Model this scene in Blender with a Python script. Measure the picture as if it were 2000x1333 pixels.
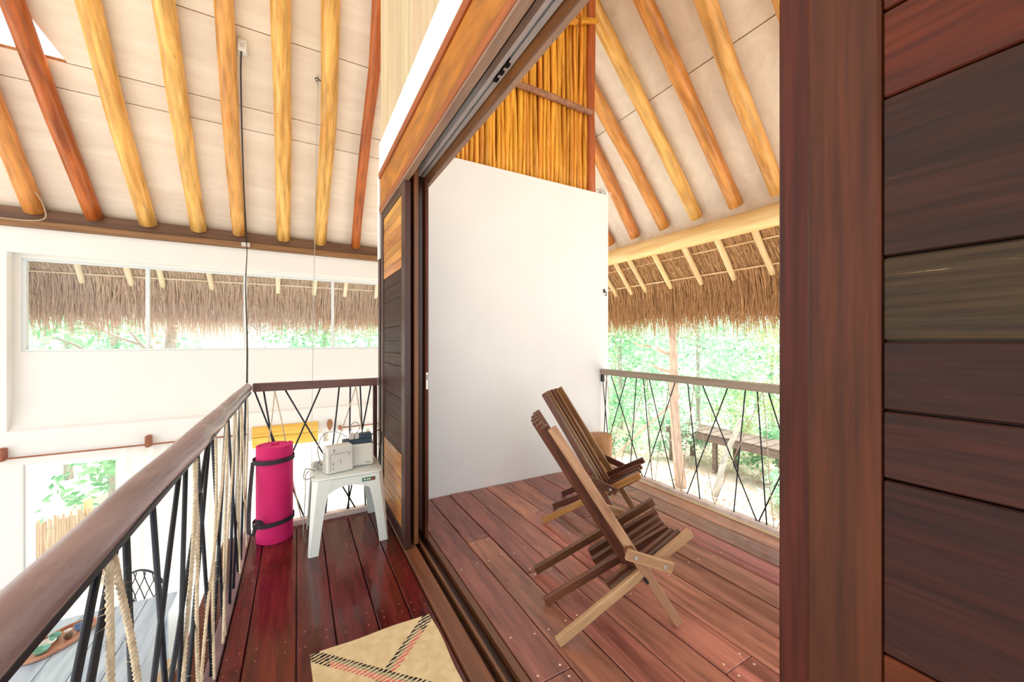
import bpy, math, random
import numpy as np
from mathutils import Vector, Matrix, Quaternion

random.seed(7)
rng = np.random.default_rng(7)
for o in list(bpy.data.objects):
    bpy.data.objects.remove(o)
scene = bpy.context.scene
col = scene.collection

# ------------------------------------------------------------------ camera, world, exposure
# axes: X runs to the right along the balcony wall, Y away along the gallery, Z up; z = 0 is the deck
YAW = math.atan(420 / 750.0)
cam_d = bpy.data.cameras.new('camera')
cam_d.sensor_width = 36.0
cam_d.lens = 36.0 * 750.0 / 2000.0
cam_d.clip_start = 0.02
cam_d.clip_end = 300
cam = bpy.data.objects.new('camera', cam_d)
col.objects.link(cam)
cam.location = (0, 0, 1.3)
cam.rotation_euler = (math.radians(90), 0, -YAW)
scene.camera = cam

world = bpy.data.worlds.new('world')
scene.world = world
world.use_nodes = True
wn = world.node_tree
wn.nodes['Background'].inputs['Color'].default_value = (0.93, 0.97, 1.0, 1)
wn.nodes['Background'].inputs['Strength'].default_value = 1.5
sun_d = bpy.data.lights.new('sun', 'SUN')
sun_d.energy = 6.5
sun_d.angle = math.radians(20)
sun_d.color = (1.0, 0.97, 0.92)
sun = bpy.data.objects.new('sun', sun_d)
col.objects.link(sun)
sun.rotation_euler = Vector((-0.30, -0.28, -0.90)).to_track_quat('-Z', 'Y').to_euler()

scene.view_settings.view_transform = 'Standard'
scene.view_settings.look = 'None'
scene.view_settings.gamma = 1
scene.view_settings.use_curve_mapping = False
scene.view_settings.exposure = 0.44


# ------------------------------------------------------------------ helpers
def lin(c):
    def f(v):
        v /= 255.0
        return v / 12.92 if v <= 0.04045 else ((v + 0.055) / 1.055) ** 2.4
    return (f(c[0]), f(c[1]), f(c[2]), 1.0)


MATS = {}


def new_mat(name):
    m = bpy.data.materials.new(name)
    m.use_nodes = True
    nt = m.node_tree
    b = nt.nodes['Principled BSDF']
    return m, nt, b


def plain(name, c, rough=0.6, metal=0.0, var=0.06, scale=6.0, bump=0.0, spec=0.5):
    m, nt, b = new_mat(name)
    N, L = nt.nodes, nt.links
    tc = N.new('ShaderNodeTexCoord')
    nz = N.new('ShaderNodeTexNoise')
    nz.inputs['Scale'].default_value = scale
    nz.inputs['Detail'].default_value = 5
    L.new(tc.outputs['Object'], nz.inputs['Vector'])
    mr = N.new('ShaderNodeMapRange')
    mr.inputs['To Min'].default_value = 1 - var
    mr.inputs['To Max'].default_value = 1 + var
    mr.inputs['From Min'].default_value = 0.3
    mr.inputs['From Max'].default_value = 0.7
    L.new(nz.outputs['Fac'], mr.inputs['Value'])
    hs = N.new('ShaderNodeHueSaturation')
    hs.inputs['Color'].default_value = lin(c)
    L.new(mr.outputs['Result'], hs.inputs['Value'])
    L.new(hs.outputs['Color'], b.inputs['Base Color'])
    b.inputs['Roughness'].default_value = rough
    b.inputs['Metallic'].default_value = metal
    b.inputs['Specular IOR Level'].default_value = spec
    if bump:
        bp = N.new('ShaderNodeBump')
        bp.inputs['Strength'].default_value = bump
        bp.inputs['Distance'].default_value = 0.01
        L.new(nz.outputs['Fac'], bp.inputs['Height'])
        L.new(bp.outputs['Normal'], b.inputs['Normal'])
    MATS[name] = m
    return m


def wood(name, c1, c2, axis='y', scale=14.0, rough=0.45, rvar=0.16, stretch=0.07, bump=0.25, spec=0.5, c3=None, hue=0.012, rv=0.12, fleck=None, fth=0.70, fscale=3.0):
    """procedural timber: streaks along one local axis, each object shifted and tinted by its own random number"""
    m, nt, b = new_mat(name)
    N, L = nt.nodes, nt.links
    tc = N.new('ShaderNodeTexCoord')
    oi = N.new('ShaderNodeObjectInfo')
    mul = N.new('ShaderNodeMath'); mul.operation = 'MULTIPLY'; mul.inputs[1].default_value = 37.0
    L.new(oi.outputs['Random'], mul.inputs[0])
    add = N.new('ShaderNodeVectorMath'); add.operation = 'ADD'
    L.new(tc.outputs['Object'], add.inputs[0])
    L.new(mul.outputs[0], add.inputs[1])
    mp = N.new('ShaderNodeMapping')
    s = [scale, scale, scale]
    s['xyz'.index(axis)] = scale * stretch
    mp.inputs['Scale'].default_value = s
    L.new(add.outputs[0], mp.inputs['Vector'])
    nz = N.new('ShaderNodeTexNoise')
    nz.inputs['Scale'].default_value = 1.0
    nz.inputs['Detail'].default_value = 7
    nz.inputs['Roughness'].default_value = 0.62
    nz.inputs['Distortion'].default_value = 0.9
    L.new(mp.outputs[0], nz.inputs['Vector'])
    cr = N.new('ShaderNodeValToRGB')
    cr.color_ramp.elements[0].position = 0.32
    cr.color_ramp.elements[0].color = lin(c1)
    cr.color_ramp.elements[1].position = 0.66
    cr.color_ramp.elements[1].color = lin(c2)
    if c3:
        e = cr.color_ramp.elements.new(0.8)
        e.color = lin(c3)
    L.new(nz.outputs['Fac'], cr.inputs['Fac'])
    hs = N.new('ShaderNodeHueSaturation')
    L.new(cr.outputs['Color'], hs.inputs['Color'])
    mr = N.new('ShaderNodeMapRange')
    mr.inputs['To Min'].default_value = 1 - rvar
    mr.inputs['To Max'].default_value = 1 + rvar
    L.new(oi.outputs['Random'], mr.inputs['Value'])
    L.new(mr.outputs[0], hs.inputs['Value'])
    m2 = N.new('ShaderNodeMath'); m2.operation = 'FRACT'
    L.new(mul.outputs[0], m2.inputs[0])
    mr2 = N.new('ShaderNodeMapRange')
    mr2.inputs['To Min'].default_value = 0.5 - hue
    mr2.inputs['To Max'].default_value = 0.5 + hue
    L.new(m2.outputs[0], mr2.inputs['Value'])
    L.new(mr2.outputs[0], hs.inputs['Hue'])
    last = hs.outputs['Color']
    if fleck:
        mpf = N.new('ShaderNodeMapping')
        mpf.inputs['Scale'].default_value = [v * fscale for v in s]
        L.new(add.outputs[0], mpf.inputs['Vector'])
        # fine dark pores along the grain
        fz = N.new('ShaderNodeTexNoise'); fz.inputs['Scale'].default_value = 1.6; fz.inputs['Detail'].default_value = 3
        L.new(mpf.outputs[0], fz.inputs['Vector'])
        fr_ = N.new('ShaderNodeMapRange')
        fr_.inputs['From Min'].default_value = 0.3; fr_.inputs['From Max'].default_value = 0.6
        fr_.inputs['To Min'].default_value = 0.62; fr_.inputs['To Max'].default_value = 1.08
        L.new(fz.outputs['Fac'], fr_.inputs['Value'])
        h2 = N.new('ShaderNodeHueSaturation')
        L.new(last, h2.inputs['Color']); L.new(fr_.outputs[0], h2.inputs['Value'])
        # sparse pale scratches and chips
        sz = N.new('ShaderNodeTexNoise'); sz.inputs['Scale'].default_value = 0.8; sz.inputs['Detail'].default_value = 8
        sz.inputs['Roughness'].default_value = 0.75
        L.new(mpf.outputs[0], sz.inputs['Vector'])
        sr = N.new('ShaderNodeMapRange')
        sr.inputs['From Min'].default_value = fth; sr.inputs['From Max'].default_value = fth + 0.05
        L.new(sz.outputs['Fac'], sr.inputs['Value'])
        mxf = N.new('ShaderNodeMix'); mxf.data_type = 'RGBA'
        L.new(sr.outputs[0], mxf.inputs['Factor'])
        L.new(h2.outputs[0], mxf.inputs[6]); mxf.inputs[7].default_value = lin(fleck)
        last = mxf.outputs[2]
    L.new(last, b.inputs['Base Color'])
    mr3 = N.new('ShaderNodeMapRange')
    mr3.inputs['From Min'].default_value = 0.3
    mr3.inputs['From Max'].default_value = 0.7
    mr3.inputs['To Min'].default_value = max(0.05, rough - rv)
    mr3.inputs['To Max'].default_value = min(1.0, rough + rv)
    L.new(nz.outputs['Fac'], mr3.inputs['Value'])
    L.new(mr3.outputs[0], b.inputs['Roughness'])
    b.inputs['Specular IOR Level'].default_value = spec
    bp = N.new('ShaderNodeBump')
    bp.inputs['Strength'].default_value = bump
    bp.inputs['Distance'].default_value = 0.004
    L.new(nz.outputs['Fac'], bp.inputs['Height'])
    L.new(bp.outputs['Normal'], b.inputs['Normal'])
    MATS[name] = m
    return m


class MB:
    """collects geometry in world (or thing-local) coordinates; build() links it as one mesh object"""
    def __init__(self):
        self.v = []
        self.f = []

    def add(self, vs, fs):
        n = len(self.v)
        self.v.extend([tuple(map(float, p)) for p in vs])
        self.f.extend([tuple(i + n for i in q) for q in fs])
        return self

    def box(self, x0, x1, y0, y1, z0, z1, bev=0.0):
        if bev <= 0:
            vs = [(x, y, z) for z in (z0, z1) for (x, y) in ((x0, y0), (x1, y0), (x1, y1), (x0, y1))]
            return self.add(vs, [(3, 2, 1, 0), (4, 5, 6, 7), (0, 1, 5, 4), (1, 2, 6, 5), (2, 3, 7, 6), (3, 0, 4, 7)])
        b = bev
        vs = []
        for z, i in ((z0, b), (z0 + b, 0), (z1 - b, 0), (z1, b)):
            j = b - i
            # octagon ring (chamfered vertical edges)
            for (x, y) in ((x0 + i + b, y0 + i), (x1 - i - b, y0 + i), (x1 - i, y0 + i + b), (x1 - i, y1 - i - b),
                           (x1 - i - b, y1 - i), (x0 + i + b, y1 - i), (x0 + i, y1 - i - b), (x0 + i, y0 + i + b)):
                vs.append((x, y, z))
        fs = [tuple(range(7, -1, -1)), tuple(range(24, 32))]
        for k in range(3):
            for a in range(8):
                c = (a + 1) % 8
                fs.append((k * 8 + a, k * 8 + c, k * 8 + 8 + c, k * 8 + 8 + a))
        return self.add(vs, fs)

    def obox(self, c, sx, sy, sz, rz=0.0, rx=0.0, ry=0.0, bev=0.0):
        t = MB().box(-sx / 2, sx / 2, -sy / 2, sy / 2, -sz / 2, sz / 2, bev)
        M = Matrix.Rotation(rz, 3, 'Z') @ Matrix.Rotation(ry, 3, 'Y') @ Matrix.Rotation(rx, 3, 'X')
        return self.add([Vector(c) + M @ Vector(p) for p in t.v], t.f)

    def bar(self, p0, p1, w, h, up=(0, 0, 1), ends=0.0):
        """rectangular bar from p0 to p1; w across, h along 'up'"""
        p0 = Vector(p0); p1 = Vector(p1)
        d = (p1 - p0).normalized()
        s = d.cross(Vector(up))
        if s.length < 1e-4:
            s = d.cross(Vector((1, 0, 0)))
        s.normalize()
        u = s.cross(d).normalized()
        vs = []
        c = min(w, h) * 0.14
        pro = [(-w / 2 + c, -h / 2), (w / 2 - c, -h / 2), (w / 2, -h / 2 + c), (w / 2, h / 2 - c),
               (w / 2 - c, h / 2), (-w / 2 + c, h / 2), (-w / 2, h / 2 - c), (-w / 2, -h / 2 + c)]
        for p in (p0, p1):
            for a, b in pro:
                vs.append(p + s * a + u * b)
        fs = [tuple(range(7, -1, -1)), tuple(range(8, 16))]
        for a in range(8):
            e = (a + 1) % 8
            fs.append((a, e, 8 + e, 8 + a))
        return self.add(vs, fs)

    def tube(self, pts, rad, n=10, cap=True, sq=(1.0, 1.0)):
        pts = [Vector(p) for p in pts]
        if not hasattr(rad, '__len__'):
            rad = [rad] * len(pts)
        base = len(self.v)
        up = Vector((0, 0, 1))
        d0 = (pts[-1] - pts[0])
        if d0.length < 1e-6 or abs(d0.normalized().z) > 0.92:
            up = Vector((1, 0, 0.01))
        for i, p in enumerate(pts):
            d = pts[min(i + 1, len(pts) - 1)] - pts[max(i - 1, 0)]
            d.normalize()
            s = d.cross(up)
            if s.length < 1e-4:
                s = d.cross(Vector((0, 1, 0)))
            s.normalize()
            u = s.cross(d)
            for k in range(n):
                a = 2 * math.pi * k / n
                self.v.append(tuple(p + s * (math.cos(a) * rad[i] * sq[0]) + u * (math.sin(a) * rad[i] * sq[1])))
        for i in range(len(pts) - 1):
            for k in range(n):
                e = (k + 1) % n
                a = base + i * n
                self.f.append((a + k, a + e, a + n + e, a + n + k))
        if cap:
            self.f.append(tuple(base + k for k in range(n - 1, -1, -1)))
            self.f.append(tuple(base + (len(pts) - 1) * n + k for k in range(n)))
        return self

    def lathe(self, c, prof, n=24):
        base = len(self.v)
        for r, z in prof:
            for k in range(n):
                a = 2 * math.pi * k / n
                self.v.append((c[0] + r * math.cos(a), c[1] + r * math.sin(a), c[2] + z))
        for i in range(len(prof) - 1):
            for k in range(n):
                e = (k + 1) % n
                a = base + i * n
                self.f.append((a + k, a + e, a + n + e, a + n + k))
        self.f.append(tuple(base + k for k in range(n - 1, -1, -1)))
        self.f.append(tuple(base + (len(prof) - 1) * n + k for k in range(n)))
        return self

    def slab(self, poly, normal, t):
        """flat polygon thickened by t along its normal"""
        nv = Vector(normal).normalized() * t
        n = len(poly)
        vs = [Vector(p) for p in poly] + [Vector(p) + nv for p in poly]
        fs = [tuple(range(n)), tuple(range(2 * n - 1, n - 1, -1))]
        for k in range(n):
            e = (k + 1) % n
            fs.append((k, n + k, n + e, e))
        return self.add(vs, fs)

    def build(self, name, mat, parent=None, smooth=False, origin=None):
        a = np.array(self.v)
        if origin is None:
            mn, mx = a.min(0), a.max(0)
            origin = ((mn[0] + mx[0]) / 2, (mn[1] + mx[1]) / 2, mn[2])
        a = a - np.array(origin)
        me = bpy.data.meshes.new(name)
        me.from_pydata(a.tolist(), [], self.f)
        me.validate()
        me.update()
        if smooth:
            me.polygons.foreach_set('use_smooth', [True] * len(me.polygons))
        me.materials.append(MATS[mat] if isinstance(mat, str) else mat)
        o = bpy.data.objects.new(name, me)
        col.objects.link(o)
        base = np.zeros(3)
        p = parent
        while p is not None:
            base = base + np.array(p.location)
            p = p.parent
        o.location = tuple(np.array(origin) - base)
        if parent is not None:
            o.parent = parent
        return o


def soften(o, ang=35):
    me = o.data
    me.polygons.foreach_set('use_smooth', [True] * len(me.polygons))
    try:
        me.set_sharp_from_angle(angle=math.radians(ang))
    except Exception:
        pass
    return o


def tag(o, label=None, cat=None, group=None, kind=None):
    if label:
        o['label'] = label
    if cat:
        o['category'] = cat
    if group:
        o['group'] = group
    if kind:
        o['kind'] = kind
    return o


def empty(name, loc, label=None, cat=None, group=None, kind=None):
    o = bpy.data.objects.new(name, None)
    o.empty_display_size = 0.1
    col.objects.link(o)
    o.location = loc
    return tag(o, label, cat, group, kind)


def pole(name, pts, rads, mat, parent=None, n=12, wob=0.0, sub=10, sq=(1, 1), lump=0.05):
    """natural pole along pts in its own frame (local Z along the pole) so the grain follows it"""
    pts = [Vector(p) for p in pts]
    d = (pts[-1] - pts[0]).normalized()
    q = Vector((0, 0, 1)).rotation_difference(d)
    qi = q.inverted()
    loc = [qi @ (p - pts[0]) for p in pts]
    Ltot = loc[-1].z
    path, rr = [], []
    ph = random.random() * 6
    for i in range(sub + 1):
        t = i / sub
        z = t * Ltot
        k = 0
        while k < len(loc) - 2 and z > loc[k + 1].z:
            k += 1
        u = (z - loc[k].z) / max(1e-6, loc[k + 1].z - loc[k].z)
        p = loc[k].lerp(loc[k + 1], u)
        w = wob * math.sin(math.pi * t)
        p = p + Vector((w * math.sin(ph + 5 * t), w * math.cos(ph * 1.7 + 4 * t), 0))
        path.append(p)
        rr.append((rads[0] + (rads[1] - rads[0]) * t) * (1 + random.uniform(-lump, lump)))
    mb = MB().tube(path, rr, n=n, sq=sq)
    me = bpy.data.meshes.new(name)
    me.from_pydata(mb.v, [], mb.f)
    me.update()
    me.polygons.foreach_set('use_smooth', [len(p.vertices) == 4 for p in me.polygons])
    me.materials.append(MATS[mat])
    o = bpy.data.objects.new(name, me)
    col.objects.link(o)
    o.rotation_mode = 'QUATERNION'
    o.rotation_quaternion = q
    base = Vector((0, 0, 0))
    p = parent
    while p is not None:
        base = base + Vector(p.location)
        p = p.parent
    o.location = pts[0] - base
    if parent is not None:
        o.parent = parent
    return o


# ------------------------------------------------------------------ materials
wood('deck_red', (70, 12, 14), (112, 26, 24), 'y', 11, 0.22, 0.14, 0.09, 0.15, 0.6, c3=(128, 44, 38), rv=0.14, fleck=(150, 84, 70), fth=0.72, fscale=2.5)
wood('deck_balcony', (126, 74, 64), (186, 118, 100), 'y', 9, 0.30, 0.27, 0.09, 0.2, 0.5, c3=(208, 148, 130), hue=0.018, fleck=(216, 160, 138), fth=0.71, fscale=2.5)
wood('curb_purple', (104, 82, 88), (146, 120, 122), 'y', 12, 0.5, 0.1)
wood('curb_worn', (214, 192, 184), (240, 232, 228), 'x', 20, 0.6, 0.1, 0.3)
wood('sill_brown', (84, 50, 30), (128, 82, 52), 'y', 14, 0.36, 0.1)
wood('frame_dark', (38, 18, 14), (66, 34, 26), 'z', 20, 0.38, 0.12)
wood('frame_mid', (92, 52, 30), (134, 82, 46), 'z', 18, 0.42, 0.12)
wood('stile_red', (60, 24, 13), (90, 40, 23), 'z', 18, 0.48, 0.06, 0.05, 0.35, rv=0.08, spec=0.25, fleck=(120, 70, 44), fth=0.73)
wood('plank_dark', (36, 17, 12), (66, 36, 26), 'y', 30, 0.5, 0.2, 0.05, 0.5, spec=0.22, hue=0.02, c3=(84, 50, 36), fleck=(150, 112, 76), fth=0.68)
wood('plank_red', (66, 22, 10), (104, 44, 22), 'y', 24, 0.5, 0.1, 0.06, 0.4, spec=0.22, fleck=(160, 104, 60), fth=0.70)
wood('plank_olive', (42, 31, 22), (74, 57, 40), 'y', 34, 0.58, 0.08, 0.05, 0.6, c3=(110, 88, 60), spec=0.2, fleck=(196, 170, 124), fth=0.63)
wood('plank_gold', (150, 92, 34), (206, 146, 72), 'y', 20, 0.34, 0.12, 0.07, 0.2)
wood('header_gold', (140, 78, 8), (190, 120, 26), 'y', 9, 0.4, 0.04, 0.22, 0.1, fleck=(104, 56, 12), fth=0.70, fscale=1.0)
wood('header_orange', (132, 66, 20), (166, 92, 36), 'y', 16, 0.4, 0.05)
wood('header_brown', (140, 86, 40), (196, 134, 72), 'y', 9, 0.4, 0.05, 0.2)
wood('header_grey', (128, 98, 82), (168, 136, 116), 'y', 18, 0.55, 0.05)
wood('rafter_honey', (200, 138, 62), (236, 188, 110), 'z', 9, 0.42, 0.07, 0.14, 0.25, c3=(250, 220, 160), hue=0.006, fleck=(136, 84, 34), fth=0.69, fscale=1.2)
wood('rafter_red', (142, 60, 22), (186, 96, 42), 'z', 9, 0.4, 0.06, 0.14, 0.25, hue=0.006, fleck=(96, 44, 18), fth=0.70, fscale=1.2)
wood('rafter_orange', (188, 112, 48), (228, 162, 90), 'z', 9, 0.42, 0.05, 0.14, 0.25, hue=0.006, fleck=(96, 44, 18), fth=0.70, fscale=1.2)
wood('log_pale', (220, 176, 104), (244, 216, 158), 'z', 7, 0.45, 0.04, 0.12, 0.25)
wood('tail_pale', (212, 176, 120), (238, 212, 166), 'z', 14, 0.55, 0.06, 0.12, 0.25)
wood('stick', (186, 112, 22), (238, 174, 62), 'z', 26, 0.42, 0.2, 0.1, 0.5, c3=(240, 190, 96), hue=0.01)
wood('stick_pole', (140, 72, 24), (186, 108, 44), 'z', 16, 0.42, 0.08)
wood('bark_pole', (112, 72, 52), (176, 128, 98), 'z', 34, 0.75, 0.1, 0.4, 0.9)
wood('plate_brown', (104, 66, 40), (150, 102, 66), 'x', 12, 0.5, 0.06)
wood('plate_shaded', (84, 56, 36), (118, 84, 58), 'x', 12, 0.55, 0.06)  # plate brown darkened: shadow on the recessed upper beam painted in
wood('rail_log', (112, 88, 98), (166, 146, 152), 'z', 7, 0.24, 0.03, 0.12, 0.35, c3=(194, 178, 174), rv=0.08)
wood('rail_brown', (86, 58, 52), (116, 84, 76), 'x', 14, 0.4, 0.04)
wood('rail_balcony', (146, 132, 114), (186, 172, 154), 'y', 14, 0.4, 0.04)
wood('chair_dark', (74, 42, 28), (116, 72, 48), 'z', 18, 0.4, 0.14, 0.1, 0.3, fleck=(150, 108, 74), fth=0.72)
wood('chair_pale', (144, 102, 72), (192, 150, 114), 'z', 22, 0.5, 0.06, 0.1, 0.4)
wood('chair_mid', (104, 66, 38), (158, 112, 70), 'z', 18, 0.4, 0.1, 0.1, 0.3)
wood('chair_gold', (146, 100, 48), (188, 138, 76), 'z', 20, 0.45, 0.06, 0.1, 0.3)
wood('stump_wood', (150, 104, 58), (196, 150, 96), 'z', 12, 0.6, 0.05, 0.15, 0.5)
wood('beige_board', (180, 160, 126), (210, 192, 160), 'z', 16, 0.7, 0.04, 0.04, 0.25)
wood('ceiling_board', (228, 214, 198), (243, 233, 219), 'x', 5, 0.75, 0.02, 0.12, 0.1, hue=0.002)
wood('table_grey', (150, 164, 184), (196, 208, 220), 'y', 10, 0.4, 0.04)
wood('pale_wood', (200, 172, 140), (232, 212, 184), 'y', 14, 0.5, 0.08)
wood('tray_wood', (168, 116, 84), (206, 158, 124), 'y', 12, 0.45, 0.02)
wood('bracket_wood', (128, 74, 44), (166, 106, 68), 'z', 18, 0.5, 0.08)
wood('yellow_board', (206, 160, 44), (240, 206, 96), 'x', 8, 0.5, 0.02)
wood('trunk_pale', (168, 142, 124), (216, 192, 172), 'z', 7, 0.85, 0.1, 0.3, 0.8)
wood('trunk_grey', (150, 144, 136), (206, 202, 194), 'z', 7, 0.85, 0.08, 0.3, 0.8)
wood('walkway', (96, 80, 72), (140, 122, 110), 'y', 9, 0.8, 0.12)
wood('cane', (190, 166, 138), (228, 208, 182), 'z', 30, 0.75, 0.1)
wood('thatch', (150, 108, 72), (212, 168, 122), 'z', 40, 0.9, 0.06, 0.25, 0.7, spec=0.1, c3=(232, 200, 160))
wood('tail_hazed', (226, 204, 172), (242, 228, 206), 'z', 14, 0.55, 0.06, 0.12, 0.25)  # paler copy of the tail wood, outdoor haze painted into the colour
wood('thatch_hazed', (184, 152, 130), (228, 204, 184), 'z', 40, 0.9, 0.06, 0.25, 0.7, spec=0.1, c3=(240, 224, 208))  # paler thatch for the window eave: washed-out haze painted into the colour
plain('plaster', (229, 229, 228), 0.85, var=0.02, scale=3, bump=0.05, spec=0.2)
plain('plaster_far', (228, 227, 225), 0.85, var=0.015, scale=2, bump=0.05, spec=0.2)
plain('white_gloss', (246, 248, 248), 0.4, var=0.01)
plain('frame_white', (214, 222, 226), 0.4, var=0.02)
plain('black', (10, 10, 11), 0.6)
plain('steel_dark', (30, 36, 46), 0.42, 0.2, var=0.12, scale=30)
plain('aluminium', (240, 244, 246), 0.35, 0.0)
plain('sisal', (214, 198, 172), 0.9, var=0.18, scale=60, bump=0.6, spec=0.1)
plain('plastic_white', (226, 234, 230), 0.34, var=0.015)
plain('device_white', (222, 222, 214), 0.45, var=0.02)
plain('device_line', (120, 124, 122), 0.5)
plain('device_teal', (38, 62, 78), 0.45, var=0.05)
plain('plug_grey', (202, 196, 192), 0.45)
plain('cable_tan', (168, 146, 120), 0.5)
plain('cable_grey', (168, 166, 164), 0.5)
plain('cable_black', (34, 28, 26), 0.5)
plain('strap_black', (46, 34, 44), 0.75, var=0.1, scale=40)
plain('sticker_green', (24, 120, 92), 0.5)
plain('sticker_white', (236, 240, 236), 0.5)
plain('sticker_red', (150, 52, 44), 0.5)
plain('screw', (226, 196, 172), 0.5)
plain('screw_red', (168, 96, 78), 0.4)
plain('fabric_white', (244, 240, 236), 0.8)
plain('tile_floor', (214, 218, 222), 0.4, var=0.03, scale=2)
plain('ground', (226, 214, 198), 0.95, var=0.22, scale=1.3, spec=0.1)
plain('concrete', (196, 190, 182), 0.9, var=0.05)
plain('bowl_green', (120, 178, 160), 0.25, var=0.2, scale=40)
plain('bowl_blue', (104, 132, 176), 0.2, var=0.25, scale=40)
plain('bowl_white', (236, 232, 226), 0.3)
plain('cup_brown', (96, 66, 50), 0.4)
plain('mesh_lens', (236, 244, 248), 0.4)

m, nt, b = new_mat('mat_pink')
N, L = nt.nodes, nt.links
b.inputs['Base Color'].default_value = lin((210, 36, 110))
b.inputs['Roughness'].default_value = 0.7
b.inputs['Specular IOR Level'].default_value = 0.3
nz = N.new('ShaderNodeTexNoise'); nz.inputs['Scale'].default_value = 260
bp = N.new('ShaderNodeBump'); bp.inputs['Strength'].default_value = 0.15; bp.inputs['Distance'].default_value = 0.002
L.new(nz.outputs['Fac'], bp.inputs['Height']); L.new(bp.outputs['Normal'], b.inputs['Normal'])
MATS['mat_pink'] = m

m, nt, b = new_mat('glass')
N, L = nt.nodes, nt.links
out = N['Material Output']
tr = N.new('ShaderNodeBsdfTransparent'); tr.inputs['Color'].default_value = (0.97, 0.99, 0.98, 1)
gl = N.new('ShaderNodeBsdfGlossy'); gl.inputs['Roughness'].default_value = 0.02
mx = N.new('ShaderNodeMixShader'); mx.inputs['Fac'].default_value = 0.02
L.new(tr.outputs[0], mx.inputs[1]); L.new(gl.outputs[0], mx.inputs[2]); L.new(mx.outputs[0], out.inputs['Surface'])
MATS['glass'] = m

m, nt, b = new_mat('sheer')
N, L = nt.nodes, nt.links
out = N['Material Output']
tr = N.new('ShaderNodeBsdfTranslucent'); tr.inputs['Color'].default_value = (0.9, 0.9, 0.9, 1)
df = N.new('ShaderNodeBsdfDiffuse'); df.inputs['Color'].default_value = (0.9, 0.9, 0.89, 1)
tp = N.new('ShaderNodeBsdfTransparent')
m1 = N.new('ShaderNodeMixShader'); m1.inputs['Fac'].default_value = 0.6
L.new(df.outputs[0], m1.inputs[1]); L.new(tr.outputs[0], m1.inputs[2])
m2 = N.new('ShaderNodeMixShader'); m2.inputs['Fac'].default_value = 0.2
L.new(m1.outputs[0], m2.inputs[1]); L.new(tp.outputs[0], m2.inputs[2])
L.new(m2.outputs[0], out.inputs['Surface'])
MATS['sheer'] = m


def leaf_mat(name, c1, c2):
    m, nt, b = new_mat(name)
    N, L = nt.nodes, nt.links
    out = N['Material Output']
    tc = N.new('ShaderNodeTexCoord')
    nz = N.new('ShaderNodeTexNoise'); nz.inputs['Scale'].default_value = 2.2; nz.inputs['Detail'].default_value = 6
    L.new(tc.outputs['Object'], nz.inputs['Vector'])
    cr = N.new('ShaderNodeValToRGB')
    cr.color_ramp.elements[0].position = 0.35; cr.color_ramp.elements[0].color = lin(c1)
    cr.color_ramp.elements[1].position = 0.65; cr.color_ramp.elements[1].color = lin(c2)
    L.new(nz.outputs['Fac'], cr.inputs['Fac'])
    df = N.new('ShaderNodeBsdfDiffuse'); tr = N.new('ShaderNodeBsdfTranslucent')
    L.new(cr.outputs[0], df.inputs['Color']); L.new(cr.outputs[0], tr.inputs['Color'])
    mx = N.new('ShaderNodeMixShader'); mx.inputs['Fac'].default_value = 0.5
    L.new(df.outputs[0], mx.inputs[1]); L.new(tr.outputs[0], mx.inputs[2])
    L.new(mx.outputs[0], out.inputs['Surface'])
    MATS[name] = m


leaf_mat('leaf_mint', (140, 196, 160), (222, 240, 222))
leaf_mat('leaf_green', (104, 172, 128), (190, 226, 190))
leaf_mat('leaf_yellow', (166, 200, 134), (236, 242, 208))
leaf_mat('leaf_dry', (196, 160, 136), (232, 210, 190))

# woven rug: cream weave with a diagonal cross of dashed black, green and pink
m, nt, b = new_mat('rug')
N, L = nt.nodes, nt.links


def mth(op, a, bb=None, c=None):
    n = N.new('ShaderNodeMath'); n.operation = op
    for i, x in enumerate((a, bb, c)):
        if x is None:
            continue
        if isinstance(x, (int, float)):
            n.inputs[i].default_value = x
        else:
            L.new(x, n.inputs[i])
    return n.outputs[0]


tc = N.new('ShaderNodeTexCoord')
sp = N.new('ShaderNodeSeparateXYZ'); L.new(tc.outputs['Object'], sp.inputs[0])
RX, RY = sp.outputs[0], sp.outputs[1]
nz = N.new('ShaderNodeTexNoise'); nz.inputs['Scale'].default_value = 90; L.new(tc.outputs['Object'], nz.inputs['Vector'])
jit = mth('MULTIPLY', mth('SUBTRACT', nz.outputs['Fac'], 0.5), 0.012)
dash = mth('LESS_THAN', mth('FRACT', mth('MULTIPLY', mth('ADD', mth('ADD', RY, mth('MULTIPLY', RX, -0.25)), jit), 60.0)), 0.55)
d1 = mth('ADD', mth('ADD', RX, mth('MULTIPLY', RY, -1.0)), jit)       # zero on one diagonal
d2 = mth('ADD', mth('ADD', RX, RY), jit)


def band(d, lo, hi):
    return mth('MULTIPLY', mth('GREATER_THAN', d, lo), mth('LESS_THAN', d, hi))


def col_mix(prev, c, fac):
    n = N.new('ShaderNodeMix'); n.data_type = 'RGBA'
    L.new(fac, n.inputs['Factor'])
    if isinstance(prev, tuple):
        n.inputs[6].default_value = prev
    else:
        L.new(prev, n.inputs[6])
    n.inputs[7].default_value = c
    return n.outputs[2]


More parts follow.
